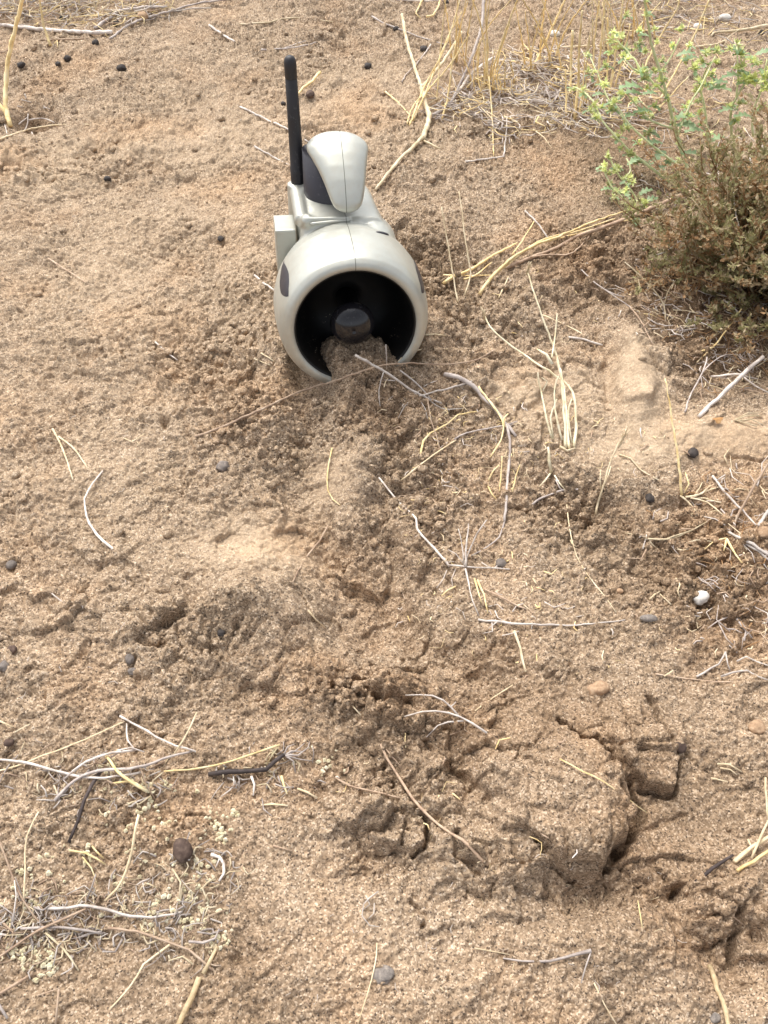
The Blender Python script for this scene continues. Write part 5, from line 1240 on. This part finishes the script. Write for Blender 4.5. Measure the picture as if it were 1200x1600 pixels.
# ------------------------------------------------------------------ the brown bush
def bush():
    base = at(1212, 440); e = empty('bush', base)
    tag(e, "low dense brown and olive bush at the right edge", 'bush')
    fol, wood = MB(), MB()
    R0 = .138
    tips = 0
    for k in range(230):
        az = rnd.uniform(0, 6.28); el = rnd.uniform(.05, 1.45)
        d = np.array([math.cos(az) * math.cos(el), math.sin(az) * math.cos(el), math.sin(el) * .95])
        L = R0 * rnd.uniform(.62, 1.05) * (1.0 if el > .5 else .92)
        s0 = base + np.array([rnd.uniform(-.03, .03), rnd.uniform(-.03, .03), -.004])
        bend = np.array([rnd.uniform(-1, 1), rnd.uniform(-1, 1), rnd.uniform(-.2, .8)]) * L * .16
        P = catmull([s0, s0 + d * L * .5 + bend, s0 + d * L + bend * .3], .012)
        tube(wood, P, .0009, .0004, 4, .012, .0006, .2, 0 if rnd.random() < .6 else 1)
        for q in range(10):
            i = rnd.randint(len(P) // 3, len(P) - 1); c = P[i]
            dd = d + np.array([rnd.uniform(-1, 1), rnd.uniform(-1, 1), rnd.uniform(-.6, 1)]) * .9; dd /= np.linalg.norm(dd)
            l2 = L * rnd.uniform(.14, .30)
            P2 = [c, c + dd * l2 * .5 + np.array([rnd.uniform(-1, 1) for _ in range(3)]) * l2 * .1, c + dd * l2]
            tube(wood, P2, .0006, .0003, 3, .02, 0, .2, 0 if rnd.random() < .5 else 1)
            rust = rnd.random() < (.42 if az < 3.6 or el < .5 else .28)
            for w in range(26):
                t = rnd.uniform(.15, 1.05); b = c + dd * l2 * t
                ld = dd * .6 + np.array([rnd.uniform(-1, 1), rnd.uniform(-1, 1), rnd.uniform(-.5, 1)]); ld /= np.linalg.norm(ld)
                a = np.cross(ld, [rnd.uniform(-1, 1), rnd.uniform(-1, 1), 1]); a /= np.linalg.norm(a) + 1e-9
                ll = rnd.uniform(.0026, .0060); ww = ll * rnd.uniform(.16, .32)
                nrm = np.cross(ld, a) * ll * .15
                mi = (1 if rnd.random() < .60 else 2) if rust else (0 if rnd.random() < .74 else 2)
                fol.add([b, b + ld * ll * .5 + a * ww + nrm, b + ld * ll, b + ld * ll * .5 - a * ww + nrm], [(0, 1, 2, 3)], mi)
    wood.build("branches", [MT['rust'], MT['tan']], e)
    fol.build("foliage", [MT['olive'], MT['rust'], MT['tan']], e)
    # bare pale twigs sticking out
    for (w, pts_) in [(3.4, [(1098, 270, 30), (1112, 278, 36), (1124, 284, 34)]), (3.4, [(1100, 292, 34), (1112, 312, 40), (1130, 330, 44)]), (3, [(1120, 258, 60), (1122, 285, 56)]), (3, [(1145, 300, 70), (1150, 345, 60), (1162, 375, 54)]),
                   (3, [(1190, 230, 90), (1196, 270, 80)]), (2.6, [(1150, 365, 60), (1180, 390, 60), (1198, 420, 50)]), (3, [(1036, 378, 6), (1060, 380, 14), (1080, 379, 20)]), (2.6, [(1170, 250, 90), (1178, 290, 80)]), (3, [(1110, 390, 36), (1122, 400, 40), (1148, 398, 44)]),
                   (2.6, [(1015, 405, 4), (1040, 395, 16), (1066, 376, 28)]), (2.6, [(1130, 470, 14), (1150, 486, 12), (1160, 508, 4)]), (2.6, [(1080, 350, 40), (1092, 364, 40), (1100, 388, 34)])]:
        mb = MB(); sticks(mb, [(w, pts_, w * .6)]); mb.build("twig", MT['wht'], e)
bush()

# ------------------------------------------------------------------ litter that nobody could count
def scatter_bits(name, label, cat, areas, mats_, lmin, lmax, wmin, wmax, curl=.3, lift=.002):
    mb = MB()
    for (px, py, rx, ry, n) in areas:
        for _ in range(n):
            for _try in range(20):
                a, r = rnd.uniform(0, 6.28), math.sqrt(rnd.random()) 
                x, y = px + rx * r * math.cos(a), py + ry * r * math.sin(a)
                p = at(x, y)
                q = p - MOUTH
                f2 = q[:2] @ fdir; s2 = q[:2] @ sdir
                if not (abs(s2) < .075 and -.015 < f2 < .16): break
            L = rnd.uniform(lmin, lmax) * (rnd.random() * .7 + .3); th = rnd.uniform(0, 6.28)
            d = np.array([math.cos(th), math.sin(th), rnd.uniform(-.1, .35)])
            s = np.array([-d[1], d[0], 0]) * L * rnd.uniform(-curl, curl)
            b = p + np.array([0, 0, rnd.uniform(.0003, lift)])
            P = [b, b + d * L * .5 + s, b + d * L]
            w = rnd.uniform(wmin, wmax)
            tube(mb, P, w, w * .6, 4, L / 3.2, 0, .2, rnd.randrange(len(mats_)))
    o = mb.build(name, [MT[k] for k in mats_])
    return tag(o, label, cat, kind='stuff')
scatter_bits('plant_litter', "tangle of grey and straw coloured litter at the foot of the tall stalks", 'litter', [(840, 130, 75, 45, 420), (760, 150, 60, 30, 150), (710, 175, 45, 25, 90), (900, 190, 60, 25, 170), (800, 205, 40, 22, 60), (960, 150, 60, 60, 200)], ['gry', 'wht', 'pale', 'wht', 'gry', 'yel'], .012, .05, .0003, .0009, .35, .010)
scatter_bits('plant_litter', "straw litter strewn along the upper edge of the frame", 'litter', [(130, 20, 150, 22, 330), (60, 5, 110, 16, 160), (1050, 20, 150, 35, 260), (1150, 90, 70, 60, 60), (700, -30, 300, 25, 200), (1080, 200, 90, 50, 70)], ['pale', 'yel', 'wht', 'brn', 'gry'], .012, .06, .0003, .0009, .3, .006)
scatter_bits('plant_litter', "fine dry litter under and beside the brown bush", 'litter', [(1120, 500, 110, 50, 240), (1040, 440, 70, 60, 70), (1150, 580, 70, 40, 120), (1150, 780, 70, 60, 45), (1150, 980, 60, 60, 50), (1090, 840, 100, 50, 35), (1020, 300, 50, 40, 50), (1170, 900, 40, 50, 25)], ['brn', 'gry', 'pale', 'wht', 'rust'], .006, .028, .0002, .0007, .35, .004)
scatter_bits('plant_litter', "fine chaff over the sand in the middle and right", 'litter', [(760, 700, 110, 90, 120), (800, 900, 120, 90, 70), (680, 800, 60, 90, 70), (900, 480, 140, 70, 45), (650, 640, 80, 60, 50), (930, 1000, 200, 70, 40), (720, 1250, 250, 120, 30), (950, 700, 120, 60, 40), (700, 960, 90, 40, 30)], ['pale', 'brn', 'wht', 'yel', 'tan'], .004, .016, .00018, .0006, .4, .002)
scatter_bits('plant_litter', "tangled pale litter in the lower left tangle", 'litter', [(130, 1440, 150, 50, 200), (60, 1460, 70, 60, 90), (280, 1380, 110, 60, 90), (170, 1230, 120, 40, 110), (420, 1210, 80, 40, 50), (60, 1200, 70, 50, 20), (300, 1470, 60, 40, 30)], ['pale', 'wht', 'gry', 'brn'], .004, .020, .0002, .0007, .5, .003)
scatter_bits('plant_litter', "sparse specks of chaff on the open sand", 'litter', [(250, 300, 250, 250, 60), (200, 800, 200, 200, 50), (500, 1400, 300, 180, 60), (850, 1450, 250, 130, 40), (100, 1050, 100, 80, 15)], ['pale', 'brn', 'wht'], .002, .010, .00015, .0004, .3, .001)
# florets
mb = MB()
for (px, py, rx, ry, n) in [(250, 1310, 120, 90, 50), (200, 1230, 80, 40, 32), (300, 1390, 60, 60, 34), (30, 1440, 40, 60, 30), (60, 1500, 30, 25, 22), (250, 1430, 90, 40, 30), (345, 1470, 30, 20, 14), (500, 1190, 40, 30, 10), (350, 1290, 30, 20, 16), (90, 1370, 60, 60, 14)]:
    for _ in range(n):
        a, r = rnd.uniform(0, 6.28), math.sqrt(rnd.random())
        c = at(px + rx * r * math.cos(a), py + ry * r * math.sin(a)); r = rnd.uniform(.0008, .0019)
        V, Fs = ico()
        for _k in range(rnd.choice([1, 1, 2, 3])):
            cc = c + np.array([rnd.uniform(-1, 1) * r * 1.6, rnd.uniform(-1, 1) * r * 1.6, r * .6])
            k6 = 6; vs = [cc + np.array([math.cos(t_) * r * rnd.uniform(.5, 1.2), math.sin(t_) * r * rnd.uniform(.5, 1.2), rnd.uniform(-.3, .3) * r]) for t_ in np.linspace(0, 6.28, k6 + 1)[:-1]] + [cc + np.array([0, 0, r * .8]), cc - np.array([0, 0, r * .6])]
            mb.add(vs, [(i, (i + 1) % k6, k6) for i in range(k6)] + [((i + 1) % k6, i, k6 + 1) for i in range(k6)])
tag(mb.build('dried_flower_litter', MT['flor'], smooth=False), "yellowish dried florets strewn over the sand at the lower left", 'litter', kind='stuff')

# loose sand crumbs
def crumbs():
    import bmesh
    bm = bmesh.new(); bmesh.ops.create_icosphere(bm, subdivisions=2, radius=1)
    V = np.array([v.co[:] for v in bm.verts]); Fv = np.array([[v.index for v in f.verts] for f in bm.faces]); bm.free()
    N = 15000
    xs = rng.uniform(-.5, .52, 160000); ys = rng.uniform(.08, 1.15, 160000)
    keep = []
    for x, y in zip(xs, ys):  # crumbs gather where the ground is disturbed
        r_ = look(rough, x, y); c2 = .01 + 1.2 * max(0, r_ - .47)
        qq = np.array([x, y]) - MOUTH[:2]
        if rng.random() < c2 and (not (abs(qq @ sdir) < .07 and -.02 < qq @ fdir < .16) or (look(spill, x, y) > .35 and qq @ fdir < .045)):
            keep.append((x, y))
        if len(keep) >= N: break
    vs, fs = [], []
    for i, (x, y) in enumerate(keep):
        r = min(.0040, .00085 * (1 + rng.pareto(2.2)))
        W = V * (1 + .60 * fbm(V[:, 0] * 1.7 + i, V[:, 1] * 1.7 + V[:, 2] * 1.5 - i, 1, 3, 300))[:, None] * r * np.array([1, rng.uniform(.7, 1), rng.uniform(.6, .85)])
        a = rng.uniform(0, 6.28); ca, sa = math.cos(a), math.sin(a)
        W = np.stack([W[:, 0] * ca - W[:, 1] * sa + x, W[:, 0] * sa + W[:, 1] * ca + y, W[:, 2] + look(H, x, y) + r * .12], -1)
        fs.append(Fv + len(V) * i); vs.append(W)
    v = np.concatenate(vs).astype(np.float32); f = np.concatenate(fs).astype(np.int32)
    me = bpy.data.meshes.new("sand_crumbs"); me.vertices.add(len(v)); me.vertices.foreach_set('co', v.reshape(-1))
    me.loops.add(len(f) * 3); me.loops.foreach_set('vertex_index', f.reshape(-1)); me.polygons.add(len(f))
    me.polygons.foreach_set('loop_start', np.arange(0, len(f) * 3, 3, dtype=np.int32)); me.polygons.foreach_set('loop_total', np.full(len(f), 3, np.int32))
    me.polygons.foreach_set('use_smooth', np.ones(len(f), bool)); me.update(calc_edges=True)
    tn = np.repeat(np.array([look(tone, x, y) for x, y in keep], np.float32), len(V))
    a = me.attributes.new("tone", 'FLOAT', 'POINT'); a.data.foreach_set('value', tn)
    me.materials.append(M_SAND)
    o = bpy.data.objects.new("sand_crumbs", me); link(o)
    tag(o, "loose crumbs of sand strewn over the disturbed ground", 'sand crumbs', kind='stuff')
crumbs()
